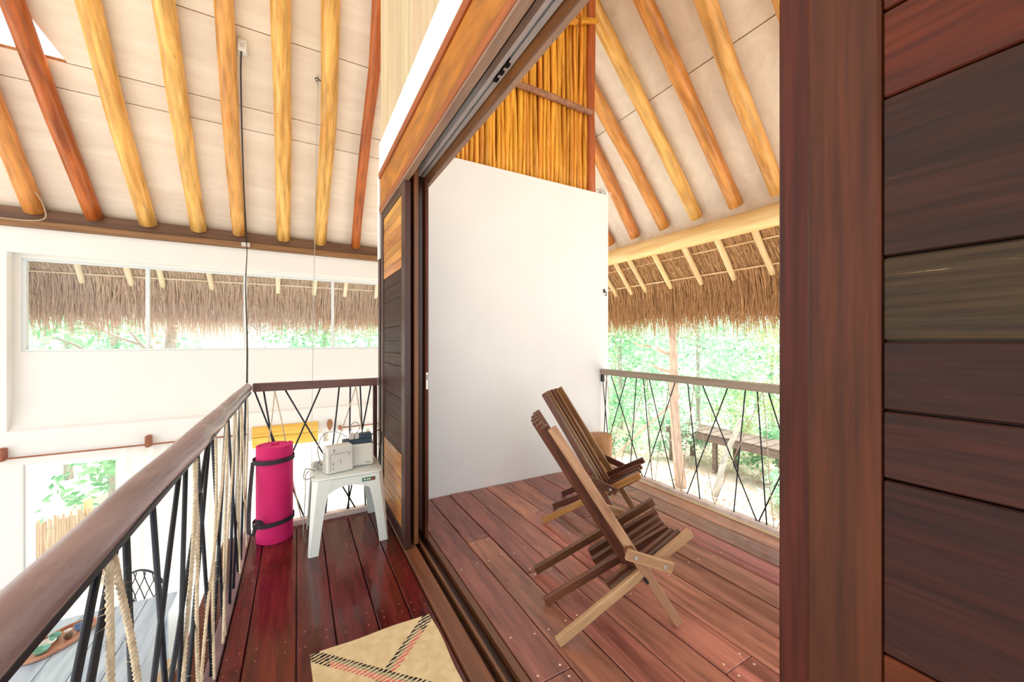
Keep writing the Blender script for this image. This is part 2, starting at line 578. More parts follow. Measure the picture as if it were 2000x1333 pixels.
weave = N.new('ShaderNodeTexNoise'); weave.inputs['Scale'].default_value = 25; L.new(tc.outputs['Object'], weave.inputs['Vector'])
wr = N.new('ShaderNodeValToRGB')
wr.color_ramp.elements[0].position = 0.35; wr.color_ramp.elements[0].color = lin((214, 192, 148))
wr.color_ramp.elements[1].position = 0.65; wr.color_ramp.elements[1].color = lin((228, 208, 168))
L.new(weave.outputs['Fac'], wr.inputs['Fac'])
c = wr.outputs[0]
BLK, GRN, PNK = lin((44, 40, 44)), lin((128, 140, 116)), lin((214, 116, 112))
far_end = mth('GREATER_THAN', mth('ABSOLUTE', RX), 0.185)
for d, sgn in ((d1, 1), (d2, -1)):
    lo, mi, hi = (-0.036, -0.002, 0.014)
    if sgn > 0:
        dd = mth('MULTIPLY', d, -1.0)
    else:
        dd = d
    c = col_mix(c, PNK, mth('MULTIPLY', band(dd, -0.04, -0.004), dash))
    c = col_mix(c, GRN, mth('MULTIPLY', band(dd, -0.004, 0.014), dash))
    c = col_mix(c, BLK, mth('MULTIPLY', band(dd, 0.014, 0.032), dash))
    c = col_mix(c, BLK, mth('MULTIPLY', mth('MULTIPLY', band(dd, -0.04, 0.032), dash), far_end))
L.new(c, b.inputs['Base Color'])
b.inputs['Roughness'].default_value = 0.85
b.inputs['Specular IOR Level'].default_value = 0.15
w1 = N.new('ShaderNodeTexWave'); w1.inputs['Scale'].default_value = 60; w1.bands_direction = 'Y'
L.new(tc.outputs['Object'], w1.inputs['Vector'])
bp = N.new('ShaderNodeBump'); bp.inputs['Strength'].default_value = 0.3; bp.inputs['Distance'].default_value = 0.003
L.new(w1.outputs['Fac'], bp.inputs['Height']); L.new(bp.outputs['Normal'], b.inputs['Normal'])
MATS['rug'] = m

# ------------------------------------------------------------------ roof geometry constants
XL, YW = 4.608, 7.12            # feet of the rafters: balcony log, far wall plate
SL, SR = 1.10, 1.13             # slopes of the two ceiling planes


def zl(y):                      # centre line of the rafters over the hall
    return 2.93 + SL * (YW - y)


def zr(x):                      # centre line of the rafters over the balcony
    return 2.90 + SR * (XL - x)


# ------------------------------------------------------------------ setting: gallery deck
fg = empty('floor_gallery', (0, 1, -0.03), 'dark red glossy plank deck of the indoor gallery', 'floor', kind='structure')
MB().box(-0.42, 0.60, -1.6, 3.16, -0.20, -0.034).build('joist_slab', 'frame_dark', fg)
gx = [-0.268, -0.19, -0.002, 0.150, 0.326, 0.472, 0.572]
for i in range(len(gx) - 1):
    cuts = [[-1.6, 1.86, 3.10], [-1.6, 0.9, 3.10], [-1.6, 1.93, 3.10], [-1.6, 3.10], [-1.6, 1.2, 3.10], [-1.6, 3.10]][i]
    for a, bb in zip(cuts[:-1], cuts[1:]):
        MB().box(gx[i] + 0.0025, gx[i + 1] - 0.0025, a + 0.001, bb - 0.001, -0.032, random.uniform(-0.001, 0.0005), 0.0025).build('plank', 'deck_red', fg)
MB().box(-0.42, -0.315, -1.6, 3.12, -0.032, -0.004, 0.003).build('plank', 'deck_red', fg)
MB().box(-0.313, -0.271, -1.6, 3.16, -0.032, 0.012, 0.003).build('edge_board', 'curb_purple', fg)
MB().box(-0.265, 0.56, 3.105, 3.16, -0.032, 0.035, 0.004).build('edge_board', 'curb_worn', fg)
sc = MB()
for yy in (0.7, 1.28, 1.86, 1.93, 2.5):
    for i in range(len(gx) - 1):
        for f in (0.22, 0.78):
            sc.lathe((gx[i] + f * (gx[i + 1] - gx[i]), yy + random.uniform(-.02, .02), 0.0), [(0.0038, 0.0), (0.003, 0.0012)], 7)
o = sc.build('screw_heads', 'screw_red', fg); tag(o, kind='stuff')

# ------------------------------------------------------------------ setting: balcony deck
fb = empty('floor_balcony', (1.8, 1, -0.03), 'weathered reddish plank deck of the balcony', 'floor', kind='structure')
MB().box(0.775, 2.84, -1.4, 3.10, -0.20, -0.034).build('joist_slab', 'frame_dark', fb)
bx_ = [0.78, 0.955, 1.122, 1.294, 1.460, 1.638, 1.838, 2.040, 2.230, 2.420, 2.600, 2.765]
joints = {0: [1.22], 1: [2.30], 2: [1.83], 3: [0.6], 4: [2.45, 0.9], 5: [1.55], 6: [2.2], 7: [0.95], 8: [1.75], 9: [2.4], 10: [1.2]}
sc = MB()
for i in range(len(bx_) - 1):
    cuts = [-1.4] + sorted(joints[i]) + [3.095]
    for a, bb in zip(cuts[:-1], cuts[1:]):
        MB().box(bx_[i] + 0.003, bx_[i + 1] - 0.003, a + 0.0015, bb - 0.0015, -0.032, random.uniform(-0.002, 0.001), 0.003).build('plank', 'deck_balcony', fb)
        for yy in (a + 0.03, bb - 0.03):
            if -0.5 < yy < 3.0:
                for f in (0.2, 0.8):
                    sc.lathe((bx_[i] + f * (bx_[i + 1] - bx_[i]), yy, 0.0005), [(0.0055, 0.0), (0.0045, 0.0014)], 8)
    for yy in (0.6, 1.45, 2.05, 2.7):
        for f in (0.2, 0.8):
            sc.lathe((bx_[i] + f * (bx_[i + 1] - bx_[i]), yy + random.uniform(-.03, .03), 0.0005), [(0.005, 0.0), (0.004, 0.0014)], 8)
o = sc.build('screw_heads', 'screw', fb); tag(o, kind='stuff')
MB().box(2.768, 2.80, -1.4, 3.09, -0.032, 0.006, 0.003).build('edge_board', 'pale_wood', fb)
MB().box(2.80, 2.86, -1.4, 3.09, -0.032, 0.030, 0.003).build('edge_board', 'curb_worn', fb)

# threshold with two sliding grooves
th = empty('trim_threshold', (0.67, 1, -0.03), 'brown wooden sliding door sill with two track grooves', 'sill', kind='structure')
MB().box(0.573, 0.77, -1.4, 3.2, -0.08, -0.022).build('channel_bed', 'frame_dark', th)
MB().box(0.575, 0.652, -1.4, 3.2, -0.022, 0.018, 0.004).build('sill_board', 'sill_brown', th)
MB().box(0.682, 0.696, -1.4, 3.2, -0.022, 0.014, 0.002).build('groove_rib', 'sill_brown', th)
MB().box(0.742, 0.773, -1.4, 3.2, -0.022, 0.010, 0.002).build('sill_board', 'sill_brown', th)

# ------------------------------------------------------------------ setting: white balcony wall, door frame, header
o = MB().box(0.80, 2.925, 3.10, 3.26, -0.2, 2.87, 0.004).build('wall_balcony', 'plaster')
tag(o, 'white plastered wall behind the folding slat chairs', 'wall', kind='structure')

wu = empty('wall_upper', (0.62, 1.0, 2.3), 'beige boarded upper wall on a white band above the sliding doors', 'wall', kind='structure')
MB().box(0.572, 0.74, -1.6, 3.2, 2.614, 2.87, 0.003).build('white_band', 'plaster', wu)
MB().box(0.565, 0.80, 3.145, 3.22, 1.95, 2.6135).build('white_pier', 'plaster', wu)
xb = -1.6
k = 0
while xb < 3.18:
    w = 0.24
    e = min(3.2, xb + w)
    MB().box(0.585, 0.65, xb + 0.001, e - 0.001, 2.871, 6.8, 0.002).build('board', 'beige_board', wu)
    xb = e
MB().box(0.568, 0.79, 3.15, 3.215, 0.0, 1.949, 0.003).build('door_jamb', 'frame_dark', wu)

hd = empty('trim_header', (0.67, 1.0, 2.3), 'varnished wooden door header with recessed aluminium tracks', 'header', kind='structure')
MB().box(0.568, 0.596, -1.6, 3.12, 2.35, 2.565, 0.002).build('fascia_board', 'header_gold', hd)
MB().box(0.556, 0.598, -1.6, 3.13, 2.566, 2.613, 0.004).build('moulding', 'header_orange', hd)
MB().box(0.560, 0.598, -1.6, 3.13, 2.305, 2.349, 0.004).build('moulding', 'header_orange', hd)
MB().box(0.565, 0.603, -1.6, 3.13, 2.290, 2.3045, 0.002).build('soffit_strip', 'header_grey', hd)
MB().box(0.60, 0.7715, -1.6, 3.10, 2.47, 2.60).build('track_bed', 'black', hd)
MB().box(0.772, 0.790, -1.6, 3.098, 2.375, 2.64, 0.002).build('inner_board', 'header_brown', hd)
MB().box(0.768, 0.794, -1.6, 3.098, 2.358, 2.3745, 0.002).build('soffit_strip', 'header_grey', hd)
for xa, zb, segs in ((0.640, 2.41, [(1.55, 3.08), (-1.5, 0.98)]), (0.742, 2.43, [(-1.5, 3.08)])):
    for (ya, yb) in segs:
        t = MB()
        t.box(xa - 0.026, xa - 0.019, ya, yb, zb, 2.4695)
        t.box(xa + 0.019, xa + 0.026, ya, yb, zb, 2.4695)
        t.box(xa - 0.0185, xa + 0.0185, ya, yb, 2.455, 2.4695)
        t.box(xa - 0.026, xa - 0.007, ya, yb, zb - 0.004, zb - 0.0002)
        t.box(xa + 0.004, xa + 0.026, ya, yb, zb - 0.004, zb - 0.0002)
        tr_o = t.build('track', 'aluminium', hd)
        for yy in ((2.32, 2.40) if xa < 0.66 and ya > 0 else ((1.36, 1.41, 1.46) if xa > 0.66 else (0.9,))):
            MB().box(xa - 0.006, xa + 0.014, yy, yy + 0.025, zb - 0.012, zb + 0.02, 0.002).build('roller', 'black', tr_o)
MB().box(0.727, 0.747, 2.455, 2.52, 0.011, 2.357, 0.003).build('jamb_post', 'stile_red', hd)
MB().box(0.690, 0.795, 2.60, 2.64, 0.011, 2.43, 0.003).build('gap_fill', 'frame_dark', hd)  # dark panel added to fill the dark gap between leaves and post
MB().box(0.690, 0.700, 2.594, 2.5995, 2.27, 2.33, 0.001).build('catch_plate', 'white_gloss', hd)
pt = MB().box(0.7472, 0.7505, 2.462, 2.505, 0.985, 1.095, 0.001).build('strike_plate', 'white_gloss', hd)
MB().box(0.733, 0.744, 2.4515, 2.4545, 0.985, 1.095, 0.001).build('lip', 'white_gloss', pt)
MB().box(0.7361, 0.7410, 2.4505, 2.4514, 1.045, 1.08).build('slot', 'black', pt)

# ------------------------------------------------------------------ sliding door leaves
SEAM = [0.105, 0.16, 0.22, 0.28, 0.354, 0.413, 0.49, 0.57, 0.773, 0.93, 1.137, 1.218, 1.300, 1.399, 1.587, 1.69, 1.77, 1.83, 1.90, 1.96, 2.05, 2.118, 2.18, 2.235]


def leaf(x0, x1, ya, yb, label, mats, stile, far=True, z1=2.288, stw=0.09):
    """sliding leaf in its own frame: two stiles, two rails, one board per course"""
    r = empty('sliding_door', (x0, ya, 0.02), label, 'door')
    for (a, bb) in ((ya, ya + stw), (yb - stw, yb)):
        MB().box(x0, x1, a, bb, 0.02, z1, 0.003).build('stile', stile, r)
    for (a, bb) in ((0.02, 0.103), (2.237, z1)):
        MB().box(x0 + 0.002, x1 - 0.002, ya + stw + 0.0005, yb - stw - 0.0005, a, bb, 0.003).build('rail', stile, r)
    xm = (x0 + x1) / 2
    MB().box(xm - 0.001, x1 - 0.003, ya + stw + 0.0005, yb - stw - 0.0005, 0.1035, 2.2365).build('backing_panel', 'frame_dark', r)
    for i in range(len(SEAM) - 1):
        mname = mats[i]
        MB().box(x0 + 0.005 + random.uniform(0, 0.002), xm - 0.0015, ya + stw + 0.0005, yb - stw - 0.0005, SEAM[i] + 0.0012, SEAM[i + 1] - 0.0012, 0.0018).build('board', mname, r)
    return r


nS = len(SEAM) - 1
gold = lambda i: 'plank_gold' if (i < 7 or SEAM[i] >= 1.765) else 'plank_dark'
farm = [gold(i) for i in range(nS)]
leaf(0.575, 0.612, 2.37, 3.14, 'sliding door leaf of dark boards with golden slats, beside the white stool', farm, 'frame_dark')
leaf(0.640, 0.668, 2.40, 3.14, 'brown sliding door leaf stacked behind the golden slatted leaf', ['plank_dark'] * nS, 'frame_mid', z1=2.40)
nearm = []
for i in range(nS):
    z = SEAM[i]
    nearm.append('plank_red' if z >= 1.58 or z < 0.9 else ('plank_olive' if 1.29 < z < 1.39 else 'plank_dark'))
nl_ = leaf(0.600, 0.640, -0.95, 0.258, 'sliding door leaf of broad dark red-brown boards with a wide flat stile', nearm, 'stile_red', stw=0.075, z1=2.288)
n2_ = leaf(0.648, 0.676, -0.93, 0.316, 'reddish door leaf stacked behind the broad dark plank leaf', ['plank_dark'] * nS, 'stile_red', stw=0.075, z1=2.40)

# ------------------------------------------------------------------ stick screen over the white wall
ss = empty('stick_screen', (1.8, 3.14, 2.87), 'screen of upright honey coloured sticks standing on the white wall', 'screen')
x = 0.83
while x < 2.63:
    r = random.uniform(0.017, 0.027)
    x += r
    lean = random.uniform(-0.012, 0.012)
    zt = min(zr(x) - 0.25, 5.3)
    ym = 3.165 + random.uniform(-0.006, 0.006)
    pole('stick', [(x, ym, 2.871), (x + lean * 0.5 + random.uniform(-.006, .006), ym, 2.871 + (zt - 2.871) * 0.45), (x + lean, ym, zt)], (r * 1.05, r * 0.92), 'stick', ss, n=8, wob=0.011, sub=10, lump=0.11)
    x += r + random.uniform(-0.001, 0.003)
MB().box(0.82, 2.64, 3.192, 3.205, 2.871, 4.6).build('backing_board', 'stick', ss)
pole('batten', [(1.72, 3.112, 3.71), (2.70, 3.112, 3.70)], (0.034, 0.030), 'bark_pole', ss, n=10, wob=0.008, lump=0.1)
pole('batten', [(2.25, 3.112, 4.47), (2.50, 3.105, 4.57)], (0.032, 0.030), 'stick', ss, n=10, wob=0.004)
pole('batten', [(2.54, 3.112, 4.60), (2.76, 3.105, 4.68)], (0.032, 0.030), 'stick', ss, n=10, wob=0.004)
o = pole('corner_post', [(2.715, 3.155, 2.871), (2.722, 3.155, 5.08)], (0.058, 0.056), 'stick_pole', None, n=14, wob=0.006, sub=8)
tag(o, 'red-brown upright post at the end of the stick screen', 'post')

# scrap of torn white cloth on the wall corner
sv = MB()
for i in range(60):
    p = Vector((2.85 + random.gauss(0, .04), 3.125 + random.gauss(0, .02), 2.885 + abs(random.gauss(0, .035))))
    a = Vector((random.gauss(0, 1), random.gauss(0, 1), random.gauss(0, .7))).normalized() * 0.03
    bvec = Vector((random.gauss(0, 1), random.gauss(0, 1), random.gauss(0, .7))).normalized() * 0.012
    sv.add([p - a, p + bvec, p + a, p - bvec], [(0, 1, 2, 3)])
sv.tube([(2.80, 3.15, 2.872), (2.83, 3.15, 2.90), (2.87, 3.16, 2.93), (2.88, 3.15, 2.99)], 0.006, 6)
o = sv.build('cloth_scrap', 'fabric_white')
tag(o, 'torn scrap of white cloth on the corner of the white wall', 'cloth')

# wall hook
hk = MB().tube([(2.862, 3.099, 1.835), (2.862, 3.075, 1.825), (2.862, 3.062, 1.80), (2.862, 3.07, 1.782), (2.862, 3.083, 1.785)], 0.005, 8)
hk.box(2.852, 2.872, 3.094, 3.0995, 1.815, 1.855)
tag(hk.build('wall_hook', 'cable_black', smooth=True), 'small black hook on the edge of the white wall', 'hook')

# ------------------------------------------------------------------ ceiling boards (two sloping planes)
cl = empty('ceiling_hall', (0, 6, 3.5), 'cream ceiling boards sloping down to the wall with the long window', 'ceiling', kind='structure')
offl, offr = 0.166, 0.131
nL = Vector((0, SL, 1)).normalized()
nR = Vector((SR, 0, 1)).normalized()
rows = [(7.30, 6.190), (6.190, 6.005), (6.005, 5.427), (5.427, 4.70), (4.70, 3.95), (3.95, 3.25), (3.25, 2.3)]
und = MB()
gl_ = 0.003
for ri, (ya, yb) in enumerate(rows):
    hipa = XL - (YW - ya)
    hipb = XL - (YW - yb)
    brk = [-5.6, -4.0, -2.92, -1.82, -0.75, 0.35, 1.4]
    for i in range(len(brk)):
        xa = brk[i]
        xb2 = brk[i + 1] if i + 1 < len(brk) else None
        a, b2 = xa + 0.001, (xb2 - 0.001 if xb2 is not None else None)
        y0, y1 = ya - gl_, yb + gl_
        ra = min(b2, hipa) if b2 is not None else hipa
        rb = min(b2, hipb) if b2 is not None else hipb
        if ra <= a or rb <= a:
            continue
        poly = [(a, y0), (ra, y0), (rb, y1), (a, y1)]
        if ri == 2 and xb2 is not None and xb2 <= -2.9:
            continue                                     # the open roof light
        if ri == 2 and abs(xa + 2.92) < .01:
            poly = [(-2.179, y0), (ra, y0), (rb, y1), (-2.605, y1)]
        P = [(px, py, zl(py) + offl) for px, py in poly]
        MB().slab(P, nL, 0.018).build('board', 'ceiling_board', cl)
        dy = (ya - yb)
        und.slab([(px + (-0.002 if q in (0, 3) else 0.002), (ya if q < 2 else yb), zl(ya if q < 2 else yb) + offl + 0.03) for q, (px, py) in enumerate(poly)], nL, 0.02)
und.build('roof_underlay', 'thatch', cl)
# unseen roof slope past the ridge, added to cut sky light from behind
cbk = empty('ceiling_back_unseen', (-2.5, -0.5, 5), 'unseen cream ceiling boards added behind the gallery to cut sky light', 'ceiling', kind='structure')
nB = Vector((0, -SL, 1)).normalized()
zk = zl(2.3) + offl
for (ya, yb) in ((2.29, 1.2), (1.2, 0.1), (0.1, -1.0), (-1.0, -2.1), (-2.1, -3.0)):
    for (xa, xb2) in ((-5.6, -3.6), (-3.6, -1.5), (-1.5, 0.56)):
        P = [(xa, ya, zk - SL * (2.3 - ya)), (xb2, ya, zk - SL * (2.3 - ya)), (xb2, yb, zk - SL * (2.3 - yb)), (xa, yb, zk - SL * (2.3 - yb))]
        MB().slab(P, nB, 0.05).build('board', 'ceiling_board', cbk)

cb = empty('ceiling_balcony', (3.5, 2, 3.3), 'cream ceiling boards sloping down to the pale log over the balcony', 'ceiling', kind='structure')
und = MB()
rows = [(4.80, 3.628), (3.628, 2.45), (2.45, 1.6), (1.6, 0.72)]
for (xa, xb2) in rows:
    brk = [-2.0, -0.9, 0.2, 1.22, 2.22, 3.2, 4.27]
    for i in range(len(brk)):
        ya = brk[i]
        yb = brk[i + 1] if i + 1 < len(brk) else None
        x0, x1 = xa - gl_, xb2 + gl_
        h0 = YW - (XL - x0)
        h1 = YW - (XL - x1)
        ra = min(yb, h0) if yb is not None else h0
        rb = min(yb, h1) if yb is not None else h1
        if ra <= ya or rb <= ya:
            continue
        poly = [(x0, ya + .001), (x1, ya + .001), (x1, rb - .001), (x0, ra - .001)]
        P = [(px, py, zr(px) + offr) for px, py in poly]
        MB().slab(P, nR, 0.018).build('board', 'ceiling_board', cb)
        und.slab([((xa if q in (0, 3) else xb2), py + (-.002 if q < 2 else .002), zr(xa if q in (0, 3) else xb2) + offr + 0.03) for q, (px, py) in enumerate(poly)], nR, 0.02)
und.build('roof_underlay', 'thatch', cb)

# ------------------------------------------------------------------ rafters
GL = 'rafters over the hall ceiling'


def hall_rafter(foot_x, top_x, mat, label, r=(0.095, 0.108), mid=None, y_top=4.3):
    pts = [(foot_x, YW - 0.0, zl(YW))]
    if mid:
        for (xx, yy) in mid:
            pts.append((xx, yy, zl(yy)))
    y2 = y_top
    y_last, x_last = pts[-1][1], pts[-1][0]
    pts.append((top_x, y2, zl(y2)))
    o = pole('rafter', pts, r, mat, None, n=16, wob=0.012, sub=14, lump=0.035)
    return tag(o, label, 'rafter', GL)


hall_rafter(-2.865, -2.78, 'rafter_orange', 'orange pole rafter with a loop of cable around its foot')
hall_rafter(-2.331, -2.47, 'rafter_red', 'straight dark red-brown rafter crossing the open roof light', r=(0.088, 0.10))
hall_rafter(-1.80, -1.82, 'rafter_honey', 'thick honey rafter next to the dark red-brown rafter', mid=[(-1.84, 6.287)])
hall_rafter(-1.251, -1.22, 'rafter_honey', 'honey rafter between the thick one and the one with the cable')
hall_rafter(-0.762, -0.68, 'rafter_honey', 'honey rafter with a black cable and white box on it', mid=[(-0.739, 6.098)], r=(0.088, 0.098))
hall_rafter(-0.192, -0.14, 'rafter_honey', 'straight honey rafter between the cable box and the hanging thread')
hall_rafter(0.334, 0.32, 'rafter_honey', 'honey rafter with a thin thread hanging from its hook', mid=[(0.372, 5.908)])
hall_rafter(0.882, 0.82, 'rafter_red', 'crooked red-brown rafter next to the beige boarded wall', mid=[(0.868, 5.9), (0.885, 5.3)], r=(0.072, 0.075))

GR = 'rafters over the balcony ceiling'
spots = [(4.80, 4.80, 'rafter_orange', 'short orange rafter foot half hidden behind the white wall'),
         (4.27, 4.10, 'rafter_orange', 'orange-brown rafter just clear of the white wall corner'),
         (3.725, 3.70, 'rafter_orange', 'orange rafter second from the white wall corner'),
         (3.218, 3.206, 'rafter_honey', 'yellow rafter third from the white wall corner'),
         (2.698, 2.707, 'rafter_orange', 'knotty orange rafter fourth from the white wall corner'),
         (2.238, 2.181, 'rafter_honey', 'pale yellow rafter beside the broad dark plank door leaf'),
         (1.70, 1.66, 'rafter_honey', 'yellow rafter tip at the edge of the stacked door leaf')]
for (y0, y1, mt, lb) in spots:
    xt = 2.45
    yt = y0 + (y1 - y0) * 1.2
    if y0 > 4:
        xt = 3.1
    o = pole('rafter', [(XL - 0.02, y0, zr(XL - 0.02)), (xt, yt, zr(xt))], (0.078, 0.088), mt, None, n=16, wob=0.012, sub=12, lump=0.03)
    tag(o, lb, 'rafter', GR)
o = pole('eave_log', [(4.655, -1.0, 2.722), (4.655, 5.9, 2.722)], (0.128, 0.122), 'log_pale', None, n=20, wob=0.015, sub=16, lump=0.02)
tag(o, 'thick pale peeled log carrying the balcony rafters', 'beam')

wp = empty('wall_plate', (0, 7.15, 2.71), 'brown timber wall plate above the long window', 'beam')
MB().box(-5.5, 3.9, 7.06, 7.30, 2.712, 2.80, 0.006).build('lower_beam', 'plate_brown', wp)
MB().box(-5.5, 3.9, 7.12, 7.30, 2.801, 2.96, 0.006).build('upper_beam', 'plate_shaded', wp)

# ------------------------------------------------------------------ far wall, window, ledge
wf = empty('wall_far', (0, 7.2, -2.5), 'white plastered hall wall with a long window band', 'wall', kind='structure')
f = MB()
f.box(-3.1, 3.6, 7.12, 7.24, 2.40, 2.71)
f.box(-6.0, -3.1, 7.12, 7.24, -2.5, 2.71)
f.box(-3.1, 3.6, 7.12, 7.24, -0.24, 0.185)
f.box(-3.1, -2.97, 7.12, 7.24, -2.5, -0.24)
f.box(-0.95, -0.66, 7.12, 7.24, -2.5, -0.24)
f.box(1.6, 3.6, 7.12, 7.24, -2.5, -0.24)
f.build('wall_face', 'plaster_far', wf)
f = MB()
f.box(-3.2, 3.6, 7.2405, 7.36, -0.24, 1.165)
f.box(-6.0, -3.03, 7.2405, 7.36, 1.165, 2.71)
f.box(-3.03, 3.6, 7.2405, 7.36, 2.345, 2.71)
f.build('recessed_panel', 'plaster_far', wf)
cv = MB()
prof = [(7.2400, 0.62), (7.236, 0.48), (7.222, 0.36), (7.195, 0.27), (7.16, 0.215), (7.121, 0.186)]
for i in range(len(prof) - 1):
    (ya, za), (yb, zb) = prof[i], prof[i + 1]
    cv.add([(-3.1, ya, za), (3.6, ya, za), (3.6, yb, zb), (-3.1, yb, zb)], [(0, 1, 2, 3)])
cv.add([(-3.1, 7.24, 0.186), (-3.1, 7.24, 0.62), (3.6, 7.24, 0.62), (3.6, 7.24, 0.186)], [(0, 1, 2, 3)])
soften(cv.build('cove', 'plaster_far', wf), 60)

wi = empty('window_1', (0, 7.28, 1.165), 'long fixed window band of four panes under the wall plate', 'window', kind='structure')
MB().box(-3.029, 3.5, 7.245, 7.31, 1.166, 1.195, 0.002).build('sill', 'frame_white', wi)
MB().box(-3.029, 3.5, 7.255, 7.31, 2.322, 2.344, 0.002).build('frame_rail', 'frame_white', wi)
ms = [-3.015, -1.845, -0.705, 0.535, 1.68]
for xm in ms:
    MB().box(xm - 0.021, xm + 0.021, 7.255, 7.31, 1.1955, 2.3215, 0.002).build('mullion', 'frame_white', wi)
for a, bb in zip(ms[:-1], ms[1:]):
    MB().box(a + 0.022, bb - 0.022, 7.279, 7.285, 1.196, 2.321).build('pane', 'glass', wi)

wd = empty('window_2', (-2.5, 7.2, -2.5), 'tall white framed glass door below the curtain rod', 'window', kind='structure')
for (a, bb) in ((-2.969, -2.90), (-2.13, -2.06), (-1.02, -0.951)):
    MB().box(a, bb, 7.16, 7.23, -2.5, -0.241, 0.003).build('frame_stile', 'white_gloss', wd)
for (a, bb) in ((-2.899, -2.131), (-2.059, -1.021)):
    MB().box(a, bb, 7.16, 7.23, -0.30, -0.241, 0.003).build('frame_rail', 'white_gloss', wd)
    MB().box(a, bb, 7.16, 7.23, -2.5, -2.40, 0.003).build('frame_rail', 'white_gloss', wd)
    MB().box(a, bb, 7.19, 7.196, -2.399, -0.301).build('pane', 'glass', wd)


def curtain(x0, x1, ztop, zbot, y, label, amp=0.03, wl=0.13):
    mb = MB()
    nx, nz_ = int((x1 - x0) / 0.02), 8
    for j in range(nz_ + 1):
        z = ztop + (zbot - ztop) * j / nz_
        for i in range(nx + 1):
            xx = x0 + (x1 - x0) * i / nx
            a = amp * (0.5 + 0.5 * j / nz_)
            yy = y + a * math.sin(2 * math.pi * xx / wl + 0.6 * math.sin(xx * 9)) + 0.004 * math.sin(j * 2 + xx * 5)
            mb.v.append((xx, yy, z))
    for j in range(nz_):
        for i in range(nx):
            a = j * (nx + 1) + i
            mb.f.append((a, a + 1, a + nx + 2, a + nx + 1))
    return tag(mb.build('curtain', 'sheer', smooth=True), label, 'curtain')


curtain(-2.10, -0.72, -0.155, -2.46, 7.03, 'sheer white curtain hanging beside the glass garden door')
curtain(-0.60, 1.55, -0.36, -2.46, 7.04, 'bright white curtain hanging below the yellow board')
rod = empty('curtain_rod', (-1.9, 7.05, -0.14), 'thin brown curtain rod over the glass garden door', 'rod')
pole('rod', [(-3.25, 7.04, -0.128), (-0.64, 7.04, -0.118)], (0.011, 0.011), 'bracket_wood', rod, n=8, sub=2, lump=0)
for xx in (-3.115, -1.785):
    MB().box(xx - 0.03, xx + 0.03, 7.015, 7.119, -0.16, 0.0, 0.012).build('bracket', 'bracket_wood', rod)
rod = empty('curtain_rod', (0.9, 7.05, -0.16), 'short brown curtain rod beside the white pier of the sliding doors', 'rod')
pole('rod', [(0.62, 7.06, -0.165), (1.65, 7.06, -0.15)], (0.011, 0.011), 'bracket_wood', rod, n=8, sub=2, lump=0)
MB().tube([(0.475, 7.119, -0.10), (0.475, 7.055, -0.10)], 0.001, 4).tube([(0.475, 7.05, -0.005), (0.475, 7.05, -0.05), (0.475, 7.05, -0.12), (0.475, 7.05, -0.185)], [0.02, 0.044, 0.040, 0.012], 12).build('bracket', 'bracket_wood', rod, smooth=True)
MB().box(0.615, 0.66, 7.04, 7.119, -0.20, -0.13, 0.008).build('bracket', 'bracket_wood', rod)
yb_ = empty('yellow_board', (-0.15, 7.09, -0.35), 'pair of yellow painted lintel boards behind the end railing', 'board')
MB().box(-0.60, 0.305, 7.07, 7.119, -0.188, -0.03, 0.003).build('plank', 'yellow_board', yb_)
MB().box(-0.60, 0.305, 7.06, 7.119, -0.35, -0.192, 0.003).build('plank', 'yellow_board', yb_)

# ------------------------------------------------------------------ lower hall
o = MB().box(-6, 3.6, -2, 7.12, -2.6, -2.5).build('floor_lower', 'tile_floor')
tag(o, 'pale floor of the hall below the gallery', 'floor', kind='structure')

tb = empty('table', (-1.9, 5.4, -2.5), 'blue-grey wooden table on the lower floor with the oval tray', 'table')
for i in range(5):
    MB().box(-2.62 + i * 0.27, -2.62 + (i + 1) * 0.27 - 0.006, 4.55, 6.1, -1.80, -1.76, 0.004).build('top_plank', 'table_grey', tb)
for (xx, yy) in ((-2.54, 4.65), (-1.38, 4.65), (-2.54, 6.0), (-1.38, 6.0)):
    MB().box(xx - 0.035, xx + 0.035, yy - 0.035, yy + 0.035, -2.5, -1.8005, 0.004).build('leg', 'table_grey', tb)
ty = empty('tray', (-2.1, 5.65, -1.759), 'oval wooden tray holding small bowls on the blue-grey table', 'tray')
t = MB().lathe((0, 0, 0), [(0.0, 0.0), (0.9, 0.0), (1.0, 0.25), (1.0, 0.9), (0.94, 0.9), (0.92, 0.3), (0.0, 0.2)], 36)
dirv = Vector((0.56, 0.83, 0)).normalized()
sid = Vector((-dirv.y, dirv.x, 0))
t.v = [tuple(Vector((-2.1, 5.65, -1.759)) + dirv * p[0] * 0.30 + sid * p[1] * 0.165 + Vector((0, 0, p[2] * 0.045))) for p in t.v]
soften(t.build('body', 'tray_wood', ty))


def bowl(a, s, r, h, mat, label, cat='bowl', nm='bowl'):
    p = Vector((-2.1, 5.65, -1.749)) + dirv * a + sid * s
    prof = [(r * .45, 0.0), (r * .8, h * .45), (r, h), (r * .9, h), (r * .7, h * .5), (r * .3, h * .18)]
    o = MB().lathe(p, prof, 20).build(nm, mat)
    soften(o, 50)
    tag(o, label, cat)


bowl(-0.16, -0.02, 0.060, 0.05, 'bowl_green', 'sea green bowl on the oval tray')
bowl(0.00, 0.06, 0.045, 0.06, 'bowl_green', 'small green cup on the oval tray', 'cup', 'cup')
bowl(-0.07, 0.04, 0.06, 0.045, 'bowl_white', 'white bowl on the oval tray')
bowl(0.03, -0.05, 0.035, 0.035, 'cup_brown', 'tiny brown cup on the oval tray', 'cup', 'cup')
bowl(0.15, -0.03, 0.052, 0.06, 'bowl_blue', 'blue patterned bowl on the oval tray')
bowl(0.10, 0.05, 0.03, 0.03, 'bowl_white', 'tiny white cup on the oval tray', 'cup', 'cup')

